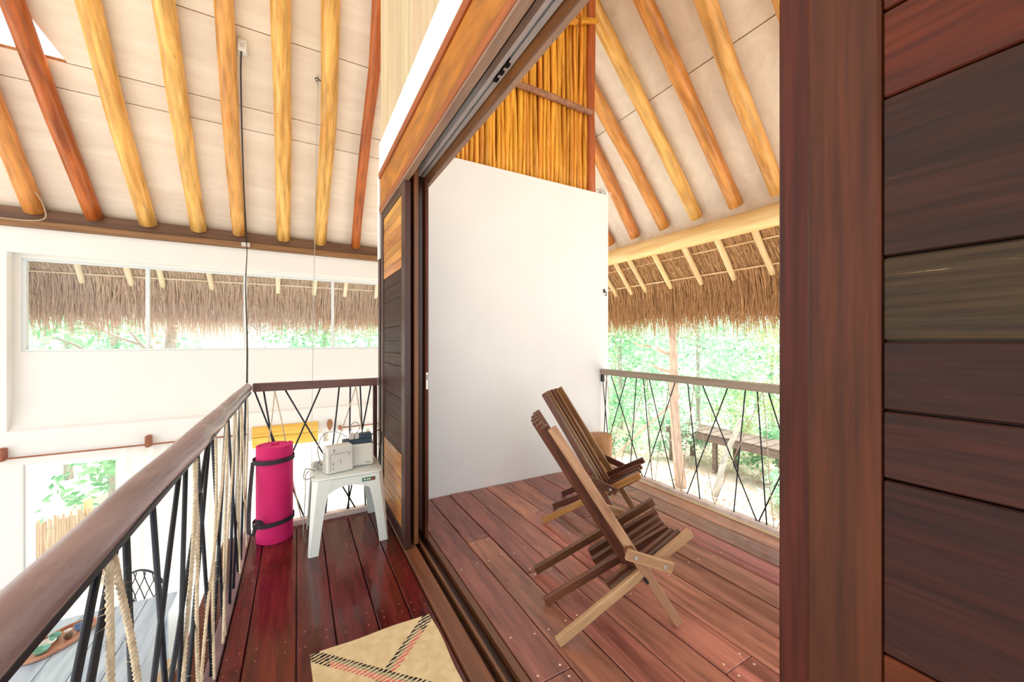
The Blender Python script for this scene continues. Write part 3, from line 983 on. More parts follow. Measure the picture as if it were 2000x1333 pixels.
wc = empty('wire_chair', (-1.62, 6.4, -2.5), 'black iron chair with a round wire lattice back', 'chair')
cx, cy, zc = -1.66, 6.42, -1.78
ux, uy = 0.80, -0.60
ring = [(cx + ux * 0.29 * math.cos(t_), cy + uy * 0.29 * math.cos(t_), zc + 0.22 * math.sin(t_)) for t_ in np.linspace(0, 2 * math.pi, 33)]
MB().tube(ring, 0.013, 8).build('back_frame', 'steel_dark', wc, smooth=True)
la = MB()
for k in (-0.2, -0.07, 0.07, 0.2):
    for s_ in (1, -1):
        pts = []
        for t_ in np.linspace(-1, 1, 9):
            a = k + 0.085 * math.sin(t_ * 1.5) * s_
            z = 0.22 * t_ * math.sqrt(max(0, 1 - (a / 0.29) ** 2))
            pts.append((cx + ux * a, cy + uy * a, zc + z))
        la.tube(pts, 0.006, 5)
la.build('lattice', 'steel_dark', wc)
sxn, syn = -0.60, -0.80
sc_ = (cx + sxn * 0.22, cy + syn * 0.22)
MB().lathe((sc_[0], sc_[1], -2.06), [(0.21, 0), (0.22, 0.015), (0.21, 0.03)], 24).build('seat', 'steel_dark', wc)
for (a, bb) in ((0.16, 0.16), (-0.16, 0.16), (0.16, -0.16), (-0.16, -0.16)):
    MB().tube([(sc_[0] + a * 0.9, sc_[1] + bb * 0.9, -2.06), (sc_[0] + a * 1.2, sc_[1] + bb * 1.2, -2.5)], 0.011, 8).build('leg', 'steel_dark', wc)
for s_ in (1, -1):
    MB().tube([(cx + ux * 0.12 * s_, cy + uy * 0.12 * s_, zc - 0.195), (sc_[0] + ux * 0.12 * s_ - sxn * .12, sc_[1] + uy * 0.12 * s_ - syn * .12, -2.045)], 0.010, 8).build('back_support', 'steel_dark', wc)

bn = empty('slatted_bench', (-0.98, 4.6, -2.5), 'pale slatted wooden bench beside the blue-grey table', 'bench')
for i in range(5):
    MB().box(-1.22 + i * 0.085, -1.22 + i * 0.085 + 0.075, 4.2, 5.3, -2.08, -2.05, 0.004).build('slat', 'pale_wood', bn)
for yy in (4.3, 5.2):
    MB().box(-1.21, -0.82, yy - 0.03, yy + 0.03, -2.14, -2.081, 0.004).build('crossbar', 'pale_wood', bn)
    for xx in (-1.18, -0.85):
        MB().box(xx - 0.025, xx + 0.025, yy - 0.025, yy + 0.025, -2.5, -2.141, 0.003).build('leg', 'pale_wood', bn)


# ------------------------------------------------------------------ railings
def fuzz(mb, p0, p1, r, n):
    p0, p1 = Vector(p0), Vector(p1)
    for i in range(n):
        p = p0.lerp(p1, random.random())
        d = Vector((random.gauss(0, 1), random.gauss(0, 1), random.gauss(0, .5))).normalized()
        q = p + d * (r + random.uniform(0.006, 0.022))
        s = Vector((random.gauss(0, 1), random.gauss(0, 1), random.gauss(0, 1))).normalized() * 0.0006
        mb.add([p - s, p + s, q], [(0, 1, 2)])


def rope(name, p0, p1, r, parent, hairs=0):
    p0, p1 = Vector(p0), Vector(p1)
    L_ = (p1 - p0).length
    n = max(10, int(L_ / 0.012))
    mb = MB()
    ax = (p1 - p0).normalized()
    s = ax.cross(Vector((0.3, 1, 0.1))).normalized()
    u = ax.cross(s)
    for k in range(3):
        pts = []
        for i in range(n + 1):
            t_ = i / n
            a = 2 * math.pi * (t_ * L_ / 0.035) + k * 2 * math.pi / 3
            sag = 0.004 * math.sin(t_ * 7)
            pts.append(p0.lerp(p1, t_) + s * (math.cos(a) * r * 0.5 + sag) + u * math.sin(a) * r * 0.5)
        mb.tube(pts, r * 0.58, 5)
    if hairs:
        fuzz(mb, p0, p1, r, hairs)
    return mb.build(name, 'sisal', parent, smooth=True)


# gallery railing along the deck edge
XR = -0.288
gr = empty('gallery_railing', (XR, 1.2, 0.013), 'indoor gallery railing with a natural log handrail, steel bars and sisal ropes', 'railing')
pts = []
rads = []
random.seed(21)
lp = [(-0.45, 0.978, 0.034), (0.0, 0.978, 0.034), (0.45, 0.978, 0.034), (0.8, 0.978, 0.035), (1.1, 0.979, 0.036), (1.35, 0.980, 0.036), (1.55, 0.982, 0.040), (1.7, 0.984, 0.035), (1.9, 0.986, 0.038), (2.1, 0.984, 0.034), (2.35, 0.986, 0.035), (2.6, 0.985, 0.034), (2.85, 0.985, 0.033), (3.10, 0.985, 0.031)]
px_ = [0, .0, .004, .0, -.004, .0, .006, .0, .008, .002, .004, 0, .002, 0]
mbp = MB()
P, Rr = [], []
for i in range(61):
    y = -0.45 + 3.55 * i / 60
    k = max(j for j in range(len(lp) - 1) if lp[j][0] <= y + 1e-9)
    u = (y - lp[k][0]) / (lp[k + 1][0] - lp[k][0])
    u = u * u * (3 - 2 * u)
    P.append(Vector((px_[k] + (px_[k + 1] - px_[k]) * u, lp[k][1] + (lp[k + 1][1] - lp[k][1]) * u, y)))
    Rr.append(lp[k][2] + (lp[k + 1][2] - lp[k][2]) * u)
# build in a frame whose local Z runs along world Y so the grain follows the log
mbp.tube([Vector((p.x, -p.y + 0.98, p.z)) for p in P], Rr, n=24, sq=(1.0, 0.86))
me = bpy.data.meshes.new('handrail')
me.from_pydata(mbp.v, [], mbp.f); me.update()
me.polygons.foreach_set('use_smooth', [True] * len(me.polygons))
me.materials.append(MATS['rail_log'])
o = bpy.data.objects.new('handrail', me); col.objects.link(o)
o.parent = gr
o.rotation_euler = (math.radians(-90), 0, 0)
o.location = Vector((XR, 0, 0.98)) - gr.location
MB().bar((XR + 0.006, -0.4, 0.941), (XR + 0.006, 3.10, 0.951), 0.030, 0.014).build('steel_bar', 'steel_dark', gr)
random.seed(5)
LB = [(0.36, 0.75), (0.62, 0.30), (0.90, 0.37), (0.966, 0.45), (1.01, 1.10), (1.164, 1.349), (1.40, 0.90), (1.468, 1.36), (1.80, 0.95), (1.617, 1.868), (1.824, 1.371),
      (1.875, 2.14), (2.504, 2.32), (2.22, 1.85), (2.26, 2.62), (2.72, 2.45), (2.70, 3.02), (3.0, 2.75)]
for a, bb in LB:
    MB().tube([(XR, a, 0.934 + 0.0028 * a), (XR, bb, 0.0125)], 0.0062, 8).build('baluster', 'steel_dark', gr, smooth=True)
for a, bb in [(0.55, 0.50), (0.897, 0.863), (0.914, 1.233), (1.539, 1.311), (1.512, 1.595), (1.867, 1.823), (2.144, 1.507), (2.137, 2.069), (2.389, 2.02), (2.42, 2.60), (2.62, 2.58), (2.66, 2.92), (2.96, 2.90)]:
    rope('rope', (XR + 0.012, a, 0.93), (XR + 0.012, bb, 0.016), 0.0066 if a < 1.6 else 0.0058, gr, hairs=90 if a < 2.3 else 15)

# railing across the end of the gallery
fr = empty('end_railing', (0.12, 3.13, 0.036), 'short railing at the gallery end behind the pink mat and stool', 'railing')
MB().box(-0.262, 0.562, 3.112, 3.148, 0.955, 1.012, 0.004).build('handrail', 'rail_brown', fr)
MB().box(0.515, 0.545, 3.115, 3.145, 0.0355, 0.9545, 0.003).build('end_post', 'frame_dark', fr)
for a, bb in [(-0.199, -0.066), (-0.071, 0.385), (0.149, -0.216), (0.275, 0.183), (0.352, 0.340), (0.422, 0.460), (0.499, 0.330), (-0.25, 0.045)]:
    MB().tube([(a, 3.13, 0.9545), (bb, 3.13, 0.0355)], 0.0055, 8).build('baluster', 'steel_dark', fr, smooth=True)
for a, bb in [(-0.134, -0.234), (-0.134, 0.025), (0.388, 0.10), (0.388, 0.50)]:
    rope('rope', (a, 3.118, 0.9545), (bb, 3.118, 0.037), 0.0045, fr, hairs=10)

# balcony railing
br = empty('balcony_railing', (2.83, 1.2, 0.031), 'balcony railing of crossed thin bars and cords beside the garden', 'railing')
MB().box(2.805, 2.858, -1.3, 3.095, 0.945, 1.005, 0.005).build('handrail', 'rail_balcony', br)
MB().box(2.815, 2.845, 3.07, 3.098, 0.87, 0.9445, 0.003).build('bracket', 'steel_dark', br)
BB = [(3.091, 2.970), (3.023, 3.08), (2.958, 2.547), (2.748, 3.08), (2.620, 2.701), (2.534, 2.432), (2.467, 2.198), (2.191, 2.523), (2.068, 1.958), (1.934, 1.521),
      (1.730, 2.073), (1.599, 1.683), (1.516, 1.454), (1.443, 1.164), (1.158, 1.507), (1.05, 1.0), (0.9, 0.55), (0.65, 0.98), (0.5, 0.45)]
for a, bb in BB:
    MB().tube([(2.83, a, 0.9445), (2.83, bb, 0.0305)], 0.0048, 8).build('baluster', 'steel_dark', br, smooth=True)
for a, bb in [(3.024, 2.875), (2.494, 2.833), (2.485, 2.427), (2.259, 2.126), (2.244, 2.396), (2.007, 2.125), (2.009, 1.832), (1.479, 1.831), (1.474, 1.406), (1.0, 1.39)]:
    rope('cord', (2.822, a, 0.9445), (2.822, bb, 0.031), 0.0036, br)


# ------------------------------------------------------------------ folding slat chairs
def slat(name, p0, p1, w, h, mat, parent):
    """bar in its own frame (local Z along it) so the grain runs lengthwise"""
    p0, p1 = Vector(p0), Vector(p1)
    d = (p1 - p0)
    Ln = d.length
    d.normalize()
    yv = Vector((0, 1, 0))
    yv = (yv - d * yv.dot(d)).normalized()
    xv = yv.cross(d)
    M = Matrix((xv, yv, d)).transposed()
    mb = MB().box(-h / 2, h / 2, -w / 2, w / 2, 0, Ln, min(w, h) * 0.12)
    me = bpy.data.meshes.new(name)
    me.from_pydata(mb.v, [], mb.f); me.update()
    me.materials.append(MATS[mat])
    o = bpy.data.objects.new(name, me); col.objects.link(o)
    o.parent = parent
    o.rotation_mode = 'QUATERNION'
    o.rotation_quaternion = M.to_quaternion()
    o.location = p0
    return o


def slat_chair(loc, ang, label, mats):
    """crossing fans of slats: x forward, y to the chair's left, floor at z = 0"""
    r = empty('folding_chair', loc, label, 'chair', 'folding slat chairs on the balcony')
    w, h = 0.025, 0.042
    hh = h * 0.5
    dB = Vector((0.56, 0, -0.91)).normalized()        # back slats run down and forward
    # back: seven slats, the outer two reach the floor as front legs
    ysb = [-0.195, -0.130, -0.065, 0.0, 0.065, 0.130, 0.195]
    for i, y in enumerate(ysb):
        bow = 0.045 * (1 - (y / 0.195) ** 2)
        top = Vector((0.02 - bow * 0.85, y * 1.02, 0.915 - bow * 0.2))
        if i in (0, 6):
            end = Vector((0.605, y * 1.1, 0.012))
            slat('front_leg', top, end, w, h, mats['front'] if i == 0 else mats['back'], r)
        else:
            end = Vector((0.470 - bow * 0.3, y, 0.178 - bow * 0.4))
            slat('back_slat', top, end, w, h * 0.95, mats['back'] if i % 2 else mats['back2'], r)
    # seat: eight slats between the back slats, three of which run to the floor as rear legs
    yss = [-0.245, -0.163, -0.098, -0.033, 0.033, 0.098, 0.163, 0.245]
    for i, y in enumerate(yss):
        bow = 0.055 * (1 - (y / 0.245) ** 2)
        tip = Vector((0.685 - bow * 0.4, y * 0.72, 0.405 - bow))
        if i in (0, 7, 3):
            end = Vector((0.03, y * 1.06 if i != 3 else 0.0, 0.014))
            slat('rear_leg', end, tip, w, h, mats['rear'] if i == 0 else (mats['rear2'] if i == 7 else mats['seat']), r)
        else:
            st = Vector((0.31, y, 0.165 - bow * 0.6))
            slat('seat_slat', st, tip, w, h * 0.95, mats['seat'] if i % 2 else mats['seat2'], r)
    # side links with bolts
    for s_ in (-1, 1):
        y = 0.268 * s_
        lk = slat('side_link', (0.335, y, 0.375), (0.545, y, 0.300), 0.019, 0.046, mats['link'], r)
        for f in (0.04, 0.18):
            bm = MB().tube([(0, -0.0105 * 1.0, f), (0, -0.0135, f)], 0.009, 10)
            bm2 = MB().tube([(0, 0.0105, f), (0, 0.0135, f)], 0.009, 10)
            src = bm if s_ < 0 else bm2
            me = bpy.data.meshes.new('bolt'); me.from_pydata(src.v, [], src.f); me.update(); me.materials.append(MATS['cable_grey'])
            bo = bpy.data.objects.new('bolt', me); col.objects.link(bo); bo.parent = lk
    for (x, z, yy) in ((0.437, 0.235, 0.255), (0.365, 0.363, 0.262), (0.52, 0.305, 0.262)):
        if x == 0.437:
            MB().tube([(x, -yy, z), (x, yy, z)], 0.007, 8).build('pivot_rod', 'steel_dark', r, origin=(0, 0, 0)).location = (0, 0, 0)
    for s_ in (-1, 1):
        MB().box(0.345, 0.385, min(0.206 * s_, 0.2575 * s_), max(0.206 * s_, 0.2575 * s_), 0.345, 0.385, 0.004).build('spacer_block', mats['seat'], r, origin=(0, 0, 0)).location = (0, 0, 0)
    r.rotation_euler = (0, 0, math.radians(ang))
    return r


slat_chair((1.04, 1.585, 0.0), -22.5, 'folding slat chair with pale weathered legs, standing by the door sill',
           dict(front='chair_pale', back='chair_dark', back2='chair_dark', rear='chair_pale', rear2='chair_dark', seat='chair_dark', seat2='chair_dark', link='chair_pale'))
slat_chair((1.72, 2.47, 0.0), -52, 'folding slat chair with golden slats, standing in front of the log stump',
           dict(front='chair_dark', back='chair_mid', back2='chair_dark', rear='chair_gold', rear2='chair_dark', seat='chair_dark', seat2='chair_dark', link='chair_dark'))

st = MB().lathe((2.665, 2.94, 0.002), [(0.118, 0.0), (0.122, 0.03), (0.116, 0.15), (0.119, 0.28), (0.118, 0.352), (0.112, 0.358)], 28)
st.v = [(x + 0.006 * math.sin(3 * math.atan2(y - 2.94, x - 2.665)), y, z) for x, y, z in st.v]
tag(soften(st.build('log_stump', 'stump_wood'), 50), 'round cut log stump stool in the balcony corner', 'stump')

# ------------------------------------------------------------------ things at the gallery end
rg = MB()
n = 40
top, bot = [], []
for i in range(n + 1):
    for j in range(n + 1):
        u, v = i / n - 0.5, j / n - 0.5
        x = u * 0.50 + 0.003 * math.sin(9 * v) * (1 if abs(u) > .45 else 0)
        y = v * 0.50 + 0.003 * math.sin(11 * u)
        z = 0.007 + 0.0015 * math.sin(7 * u + 3) * math.sin(6 * v)
        rg.v.append((x, y, z))
for i in range(n):
    for j in range(n):
        a = i * (n + 1) + j
        rg.f.append((a, a + n + 1, a + n + 2, a + 1))
bnd = [i * (n + 1) for i in range(n + 1)] + [n * (n + 1) + j for j in range(1, n + 1)] + [i * (n + 1) + n for i in range(n - 1, -1, -1)] + [j for j in range(n - 1, 0, -1)]
base = len(rg.v)
for a in bnd:
    p = rg.v[a]
    rg.v.append((p[0], p[1], 0.0012))
for k in range(len(bnd)):
    e = (k + 1) % len(bnd)
    rg.f.append((bnd[k], base + k, base + e, bnd[e]))
o = rg.build('woven_rug', 'rug', origin=(0, 0, 0))
o.location = (0.300, 1.533, 0.0)
tag(o, 'square cream woven mat with a dashed diagonal cross', 'rug')

# rolled pink mat
ym = empty('exercise_mat', (-0.133, 2.985, 0.001), 'rolled bright pink exercise mat standing by the gallery railing', 'mat')
mm = MB()
pts2 = []
turns = 4.0
for i in range(140):
    t_ = i / 139
    a = t_ * turns * 2 * math.pi + 0.6
    rr_ = 0.022 + 0.082 * t_
    pts2.append((rr_ * math.cos(a), rr_ * math.sin(a)))
th_ = 0.0085
base = 0
inner, outer = [], []
for i in range(len(pts2)):
    p0 = Vector(pts2[max(0, i - 1)]); p1 = Vector(pts2[min(len(pts2) - 1, i + 1)])
    d = (p1 - p0).normalized()
    nn = Vector((d.y, -d.x))
    inner.append(Vector(pts2[i]) - nn * th_)
    outer.append(Vector(pts2[i]) + nn * th_)
for z in (0.001, 0.615):
    for p in inner:
        mm.v.append((p.x - 0.133, p.y + 2.985, z))
    for p in outer:
        mm.v.append((p.x - 0.133, p.y + 2.985, z))
m_ = len(pts2)
for i in range(m_ - 1):
    mm.f.append((i, i + 1, 2 * m_ + i + 1, 2 * m_ + i))
    mm.f.append((m_ + i + 1, m_ + i, 3 * m_ + i, 3 * m_ + i + 1))
    mm.f.append((2 * m_ + i, 2 * m_ + i + 1, 3 * m_ + i + 1, 3 * m_ + i))
    mm.f.append((i + 1, i, m_ + i, m_ + i + 1))
mm.f.append((0, 2 * m_, 3 * m_, m_)); mm.f.append((m_ - 1, 2 * m_ - 1, 4 * m_ - 1, 3 * m_ - 1))
soften(mm.build('roll', 'mat_pink', ym), 40)


def strap_ring(z, tilt, r=0.1165, w=0.028):
    mb = MB()
    n_ = 40
    for k in range(n_):
        a = 2 * math.pi * k / n_
        zz = z + tilt * math.cos(a + 0.5)
        for (rr2, dz) in ((r, -w / 2), (r + 0.003, -w / 2), (r + 0.003, w / 2), (r, w / 2)):
            mb.v.append((-0.133 + rr2 * math.cos(a), 2.985 + rr2 * math.sin(a), zz + dz))
    for k in range(n_):
        e = (k + 1) % n_
        for q in range(4):
            q2 = (q + 1) % 4
            mb.f.append((k * 4 + q, e * 4 + q, e * 4 + q2, k * 4 + q2))
    mb.build('strap', 'strap_black', ym, smooth=False)


strap_ring(0.525, 0.004)
strap_ring(0.125, 0.012)


def ribbon(pts, w, mat, name, parent, up=(0, 0, 1), t=0.002):
    mb = MB()
    P_ = [Vector(p) for p in pts]
    for i, p in enumerate(P_):
        d = (P_[min(i + 1, len(P_) - 1)] - P_[max(0, i - 1)]).normalized()
        s = d.cross(Vector((0.5, 0.85, 0.1)))
        s.normalize()
        nn = s.cross(d)
        for (a, bb) in ((-w / 2, 0), (w / 2, 0), (w / 2, t), (-w / 2, t)):
            mb.v.append(tuple(p + s * a + nn * bb))
    for i in range(len(P_) - 1):
        for q in range(4):
            q2 = (q + 1) % 4
            mb.f.append((i * 4 + q, i * 4 + 4 + q, i * 4 + 4 + q2, i * 4 + q2))
    mb.f.append((0, 1, 2, 3)); k_ = (len(P_) - 1) * 4
    mb.f.append((k_ + 3, k_ + 2, k_ + 1, k_))
    return mb.build(name, mat, parent)


ribbon([(-0.247, 2.955, 0.525), (-0.252, 2.91, 0.43), (-0.256, 2.87, 0.33), (-0.258, 2.84, 0.22), (-0.256, 2.82, 0.13), (-0.235, 2.82, 0.108), (-0.222, 2.84, 0.15), (-0.210, 2.86, 0.185), (-0.200, 2.875, 0.165), (-0.19, 2.880, 0.135)], 0.026, 'strap_black', 'carry_strap', ym)

# white plastic stool
SX, SY = 0.290, 2.825
stl = empty('plastic_stool', (SX, SY, 0.001), 'white moulded plastic stool with splayed legs, holding the network boxes', 'stool')


def rrect(hx, hy, r, z, n_=5):
    out_ = []
    for (sx_, sy_, a0) in ((1, 1, 0), (-1, 1, 90), (-1, -1, 180), (1, -1, 270)):
        for k in range(n_ + 1):
            a = math.radians(a0 + 90 * k / n_)
            out_.append((SX + sx_ * (hx - r) + r * math.cos(a), SY + sy_ * (hy - r) + r * math.sin(a), z))
    return out_


se = MB()
rings = [rrect(0.19, 0.19, 0.03, 0.432), rrect(0.205, 0.205, 0.045, 0.436), rrect(0.21, 0.21, 0.05, 0.446), rrect(0.206, 0.206, 0.048, 0.455), rrect(0.195, 0.195, 0.042, 0.459), rrect(0.10, 0.10, 0.03, 0.456)]
nr_ = len(rings[0])
for rg_ in rings:
    se.v.extend(rg_)
for i in range(len(rings) - 1):
    for k in range(nr_):
        e = (k + 1) % nr_
        se.f.append((i * nr_ + k, i * nr_ + e, (i + 1) * nr_ + e, (i + 1) * nr_ + k))
se.f.append(tuple(range((len(rings) - 1) * nr_, len(rings) * nr_)))
se.f.append(tuple(range(nr_ - 1, -1, -1)))
soften(se.build('seat', 'plastic_white', stl), 40)
for s_ in (-1, 1):
    for ax in (0, 1):
        # apron with a shallow arch, following the splay
        mb = MB()
        m2_ = 13
        for i in range(m2_):
            u = -0.15 + 0.30 * i / (m2_ - 1)
            zb = 0.372 - 0.018 * (abs(u) / 0.15) ** 2 * 3 + 0.018
            for (off, z) in ((0.2035, 0.441), (0.2085, zb), (0.2035, zb), (0.1985, 0.441)):
                q = (u, s_ * off) if ax == 0 else (s_ * off, u)
                mb.v.append((SX + q[0], SY + q[1], z))
        for i in range(m2_ - 1):
            for q in range(4):
                q2 = (q + 1) % 4
                mb.f.append((i * 4 + q, i * 4 + 4 + q, i * 4 + 4 + q2, i * 4 + q2))
        mb.f.append((0, 1, 2, 3)); k_ = (m2_ - 1) * 4
        mb.f.append((k_ + 3, k_ + 2, k_ + 1, k_))
        mb.build('apron', 'plastic_white', stl)
for sx_ in (-1, 1):
    for sy_ in (-1, 1):
        mb = MB()
        lv = 8
        for i in range(lv + 1):
            t_ = i / lv
            z = 0.440 - 0.439 * t_
            o_ = 0.207 + 0.026 * t_
            w1_ = 0.03 * (1 - t_) ** 4 + 0.028 * (1 - t_) + 0.056
            ti = 0.006
            c_ = 0.022 * (1 - t_) + 0.008
            prof2 = [(o_ - w1_, o_), (o_ - c_, o_), (o_, o_ - c_), (o_, o_ - w1_), (o_ - ti, o_ - w1_), (o_ - ti, o_ - c_ - ti * .4), (o_ - c_ - ti * .4, o_ - ti), (o_ - w1_, o_ - ti)]
            for (a, bb) in prof2:
                mb.v.append((SX + sx_ * a, SY + sy_ * bb, z))
        for i in range(lv):
            for q in range(8):
                q2 = (q + 1) % 8
                mb.f.append((i * 8 + q, i * 8 + 8 + q, i * 8 + 8 + q2, i * 8 + q2))
        mb.f.append(tuple(range(8))); mb.f.append(tuple(range(lv * 8 + 7, lv * 8 - 1, -1)))
        mb.build('leg', 'plastic_white', stl)
sk = MB().box(SX + 0.075, SX + 0.155, SY - 0.2115, SY - 0.2095, 0.398, 0.421).build('sticker', 'sticker_green', stl)
MB().box(SX + 0.084, SX + 0.093, SY - 0.2119, SY - 0.2116, 0.405, 0.416).box(SX + 0.097, SX + 0.100, SY - 0.2119, SY - 0.2116, 0.403, 0.414).box(SX + 0.104, SX + 0.112, SY - 0.2119, SY - 0.2116, 0.406, 0.415).box(SX + 0.115, SX + 0.125, SY - 0.2119, SY - 0.2116, 0.405, 0.414).build('print', 'sticker_white', sk)
MB().box(SX + 0.130, SX + 0.152, SY - 0.2119, SY - 0.2116, 0.402, 0.417).build('print', 'sticker_red', sk)

# network boxes on the stool
ZT = 0.4605


def device(name, c, sx, sy, sz, rz, label, cat, mat='device_white', parts=True, bev=0.008):
    r = empty(name, (c[0], c[1], ZT), label, cat)
    MB().box(-sx / 2, sx / 2, -sy / 2, sy / 2, 0, sz, bev).build('case', mat, r, origin=(0, 0, 0)).location = (0, 0, 0)
    if parts:
        f_ = -sy / 2 - 0.0008
        pn = MB().box(-sx * .36, sx * .42, f_ - 0.001, f_ + 0.0007, sz * .12, sz * .72, 0.0004).build('front_panel', mat, r, origin=(0, 0, 0))
        pn.location = (0, 0, 0)
        ln = MB()
        for (a, bb, c_, d_) in ((-.36, .42, .725, .735), (-.37, -.36, .1, .72), (-.25, -.22, .8, .93), (.3, .33, .6, .7), (-.28, -.25, .3, .42), (-.28, -.25, .15, .22), (.0, .02, .35, .5)):
            ln.box(sx * a, sx * bb, f_ - 0.0016, f_ - 0.0004, sz * c_, sz * d_)
        ln.build('seam_marks', 'device_line', r, origin=(0, 0, 0)).location = (0, 0, 0)
        vs_ = MB()
        for k in range(7):
            vs_.box(-sx / 2 - 0.001, -sx / 2 + 0.0005, -sy * .3, sy * .3, sz * (.12 + .1 * k), sz * (.15 + .1 * k))
        vs_.build('vent_slots', 'device_line', r, origin=(0, 0, 0)).location = (0, 0, 0)
    r.rotation_euler = (0, 0, rz)
    return r


device('modem', (0.232, 2.715, ZT), 0.165, 0.085, 0.168, math.radians(14), 'off-white modem box with side vents in front on the stool', 'modem')
pb = device('backup_battery', (0.385, 2.80, ZT), 0.15, 0.11, 0.145, math.radians(-4), 'plain off-white box next to the modem on the stool', 'box', parts=False)
MB().box(0.02, 0.055, -0.0562, -0.0551, 0.02, 0.024).build('print', 'device_line', pb, origin=(0, 0, 0)).location = (0, 0, 0)
ps = empty('power_strip', (0.365, 2.80, ZT + 0.1455), 'dark blue power strip with two plugs on top of the off-white box', 'power strip')
a = MB()
a.box(-0.10, 0.085, -0.035, 0.035, 0.0, 0.030, 0.004)
a.box(0.005, 0.085, -0.034, 0.034, 0.029, 0.062, 0.004)
a.build('case', 'device_teal', ps, origin=(0, 0, 0)).location = (0, 0, 0)
for (x0, x1) in ((-0.06, -0.028), (-0.024, 0.003)):
    MB().box(x0, x1, -0.028, 0.02, 0.0305, 0.068, 0.004).build('plug', 'plug_grey', ps, origin=(0, 0, 0)).location = (0, 0, 0)
tg = MB()
for i in range(14):
    tg.obox((0.125 + random.uniform(-.025, .025), 2.80 + random.uniform(-.03, .03), ZT + 0.012 + random.uniform(0, .035)), 0.03, 0.014, 0.012, random.uniform(0, 3), random.uniform(-.5, .5), 0, 0.002)
tag(tg.build('plug_heap', 'cable_grey'), 'small heap of grey adapters beside the modem on the stool', 'adapters')


def cable(pts, r, mat, label, cat='cable', name='cable'):
    # smooth through the points
    P_ = [Vector(p) for p in pts]
    out_ = []
    for i in range(len(P_) - 1):
        p0 = P_[max(i - 1, 0)]; p1 = P_[i]; p2 = P_[i + 1]; p3 = P_[min(i + 2, len(P_) - 1)]
        for k in range(8):
            t_ = k / 8
            out_.append(0.5 * ((2 * p1) + (-p0 + p2) * t_ + (2 * p0 - 5 * p1 + 4 * p2 - p3) * t_ * t_ + (-p0 + 3 * p1 - 3 * p2 + p3) * t_ ** 3))
    out_.append(P_[-1])
    o = MB().tube(out_, r, 7).build(name, mat, smooth=True)
    return tag(o, label, cat)


cable([(0.14, 2.80, 0.49), (0.12, 2.86, 0.58), (0.16, 2.93, 0.66), (0.24, 2.92, 0.665), (0.30, 2.86, 0.64)], 0.0035, 'cable_grey', 'grey cable arching over the modem on the stool')
cable([(0.10, 2.76, 0.468), (0.05, 2.72, 0.50), (0.035, 2.66, 0.47), (0.05, 2.63, 0.463), (0.09, 2.66, 0.464)], 0.0035, 'cable_grey', 'pale cable loop at the corner of the stool seat')
cable([(0.45, 2.80, 0.65), (0.51, 2.83, 0.67), (0.535, 2.88, 0.60), (0.525, 2.93, 0.48), (0.53, 3.0, 0.30), (0.50, 3.05, 0.12), (0.47, 3.08, 0.005)], 0.0035, 'cable_black', 'black cable drooping from the power strip to the deck')
cable([(0.07, 2.80, 0.46), (0.048, 2.74, 0.455), (0.046, 2.72, 0.36), (0.040, 2.72, 0.24), (0.035, 2.74, 0.10), (0.05, 2.80, 0.004)], 0.003, 'cable_grey', 'grey cable hanging down the stool leg')
cable([(0.33, 2.80, 0.665), (0.32, 2.83, 0.72), (0.36, 2.86, 0.735), (0.38, 2.84, 0.70), (0.355, 2.80, 0.675)], 0.0028, 'cable_grey', 'pale cord loop standing up from the plugs')
cable([(0.548, 3.112, 1.02), (0.556, 3.105, 0.80), (0.548, 3.10, 0.60), (0.556, 3.09, 0.45), (0.54, 3.08, 0.38), (0.552, 3.06, 0.48), (0.535, 3.05, 0.52)], 0.003, 'cable_grey', 'pale cable clipped to the dark post of the end railing')

# cables and threads from the rafters
bxl = empty('junction_box', (-0.56, 5.50, 4.72), 'small white junction box on the rafter with the black cable', 'junction box')
MB().box(-0.605, -0.515, 5.46, 5.56, 4.70, 4.83, 0.006).build('case', 'device_white', bxl)
MB().box(-0.58, -0.54, 5.4585, 5.4595, 4.74, 4.79, 0.0003).build('cover', 'plug_grey', bxl)
cable([(-0.57, 5.48, 4.70), (-0.59, 5.62, 4.50), (-0.625, 6.1, 3.95), (-0.655, 6.6, 3.42), (-0.67, 7.02, 2.97), (-0.67, 7.045, 2.80)], 0.009, 'cable_black', 'black cable running down the honey rafter from the junction box')
cable([(-0.67, 7.04, 2.80), (-0.62, 6.6, 2.55), (-0.50, 5.2, 1.93), (-0.36, 3.85, 1.34), (-0.293, 3.125, 1.02)], 0.006, 'cable_black', 'black cable sagging from the wall plate to the railing corner')
cable([(0.235, 5.60, 4.68), (0.235, 5.60, 4.62), (0.20, 5.60, 2.5), (0.165, 5.60, -0.2), (0.16, 5.60, -2.49)], 0.0035, 'cable_grey', 'thin thread hanging from the hook on a honey rafter', 'thread', 'hanging_thread')
tag(MB().tube([(0.30, 5.60, 4.70), (0.25, 5.60, 4.705), (0.225, 5.60, 4.73), (0.205, 5.60, 4.71), (0.22, 5.60, 4.685), (0.24, 5.60, 4.68)], 0.007, 6).build('ceiling_hook', 'cable_black', smooth=True), 'small wire hook on the side of a honey rafter', 'hook')
cable([(-3.6, 7.03, 2.84), (-3.1, 7.02, 2.78), (-2.75, 6.98, 2.80), (-2.71, 6.92, 2.95), (-2.76, 6.86, 3.11)], 0.008, 'cable_tan', 'pale cable looping round the foot of the orange rafter')
cbx = MB().box(-0.73, -0.62, 7.02, 7.0595, 2.73, 2.79, 0.004).build('cable_clip_box', 'plug_grey')
tag(cbx, 'small beige connector box on the wall plate under the cable', 'junction box')


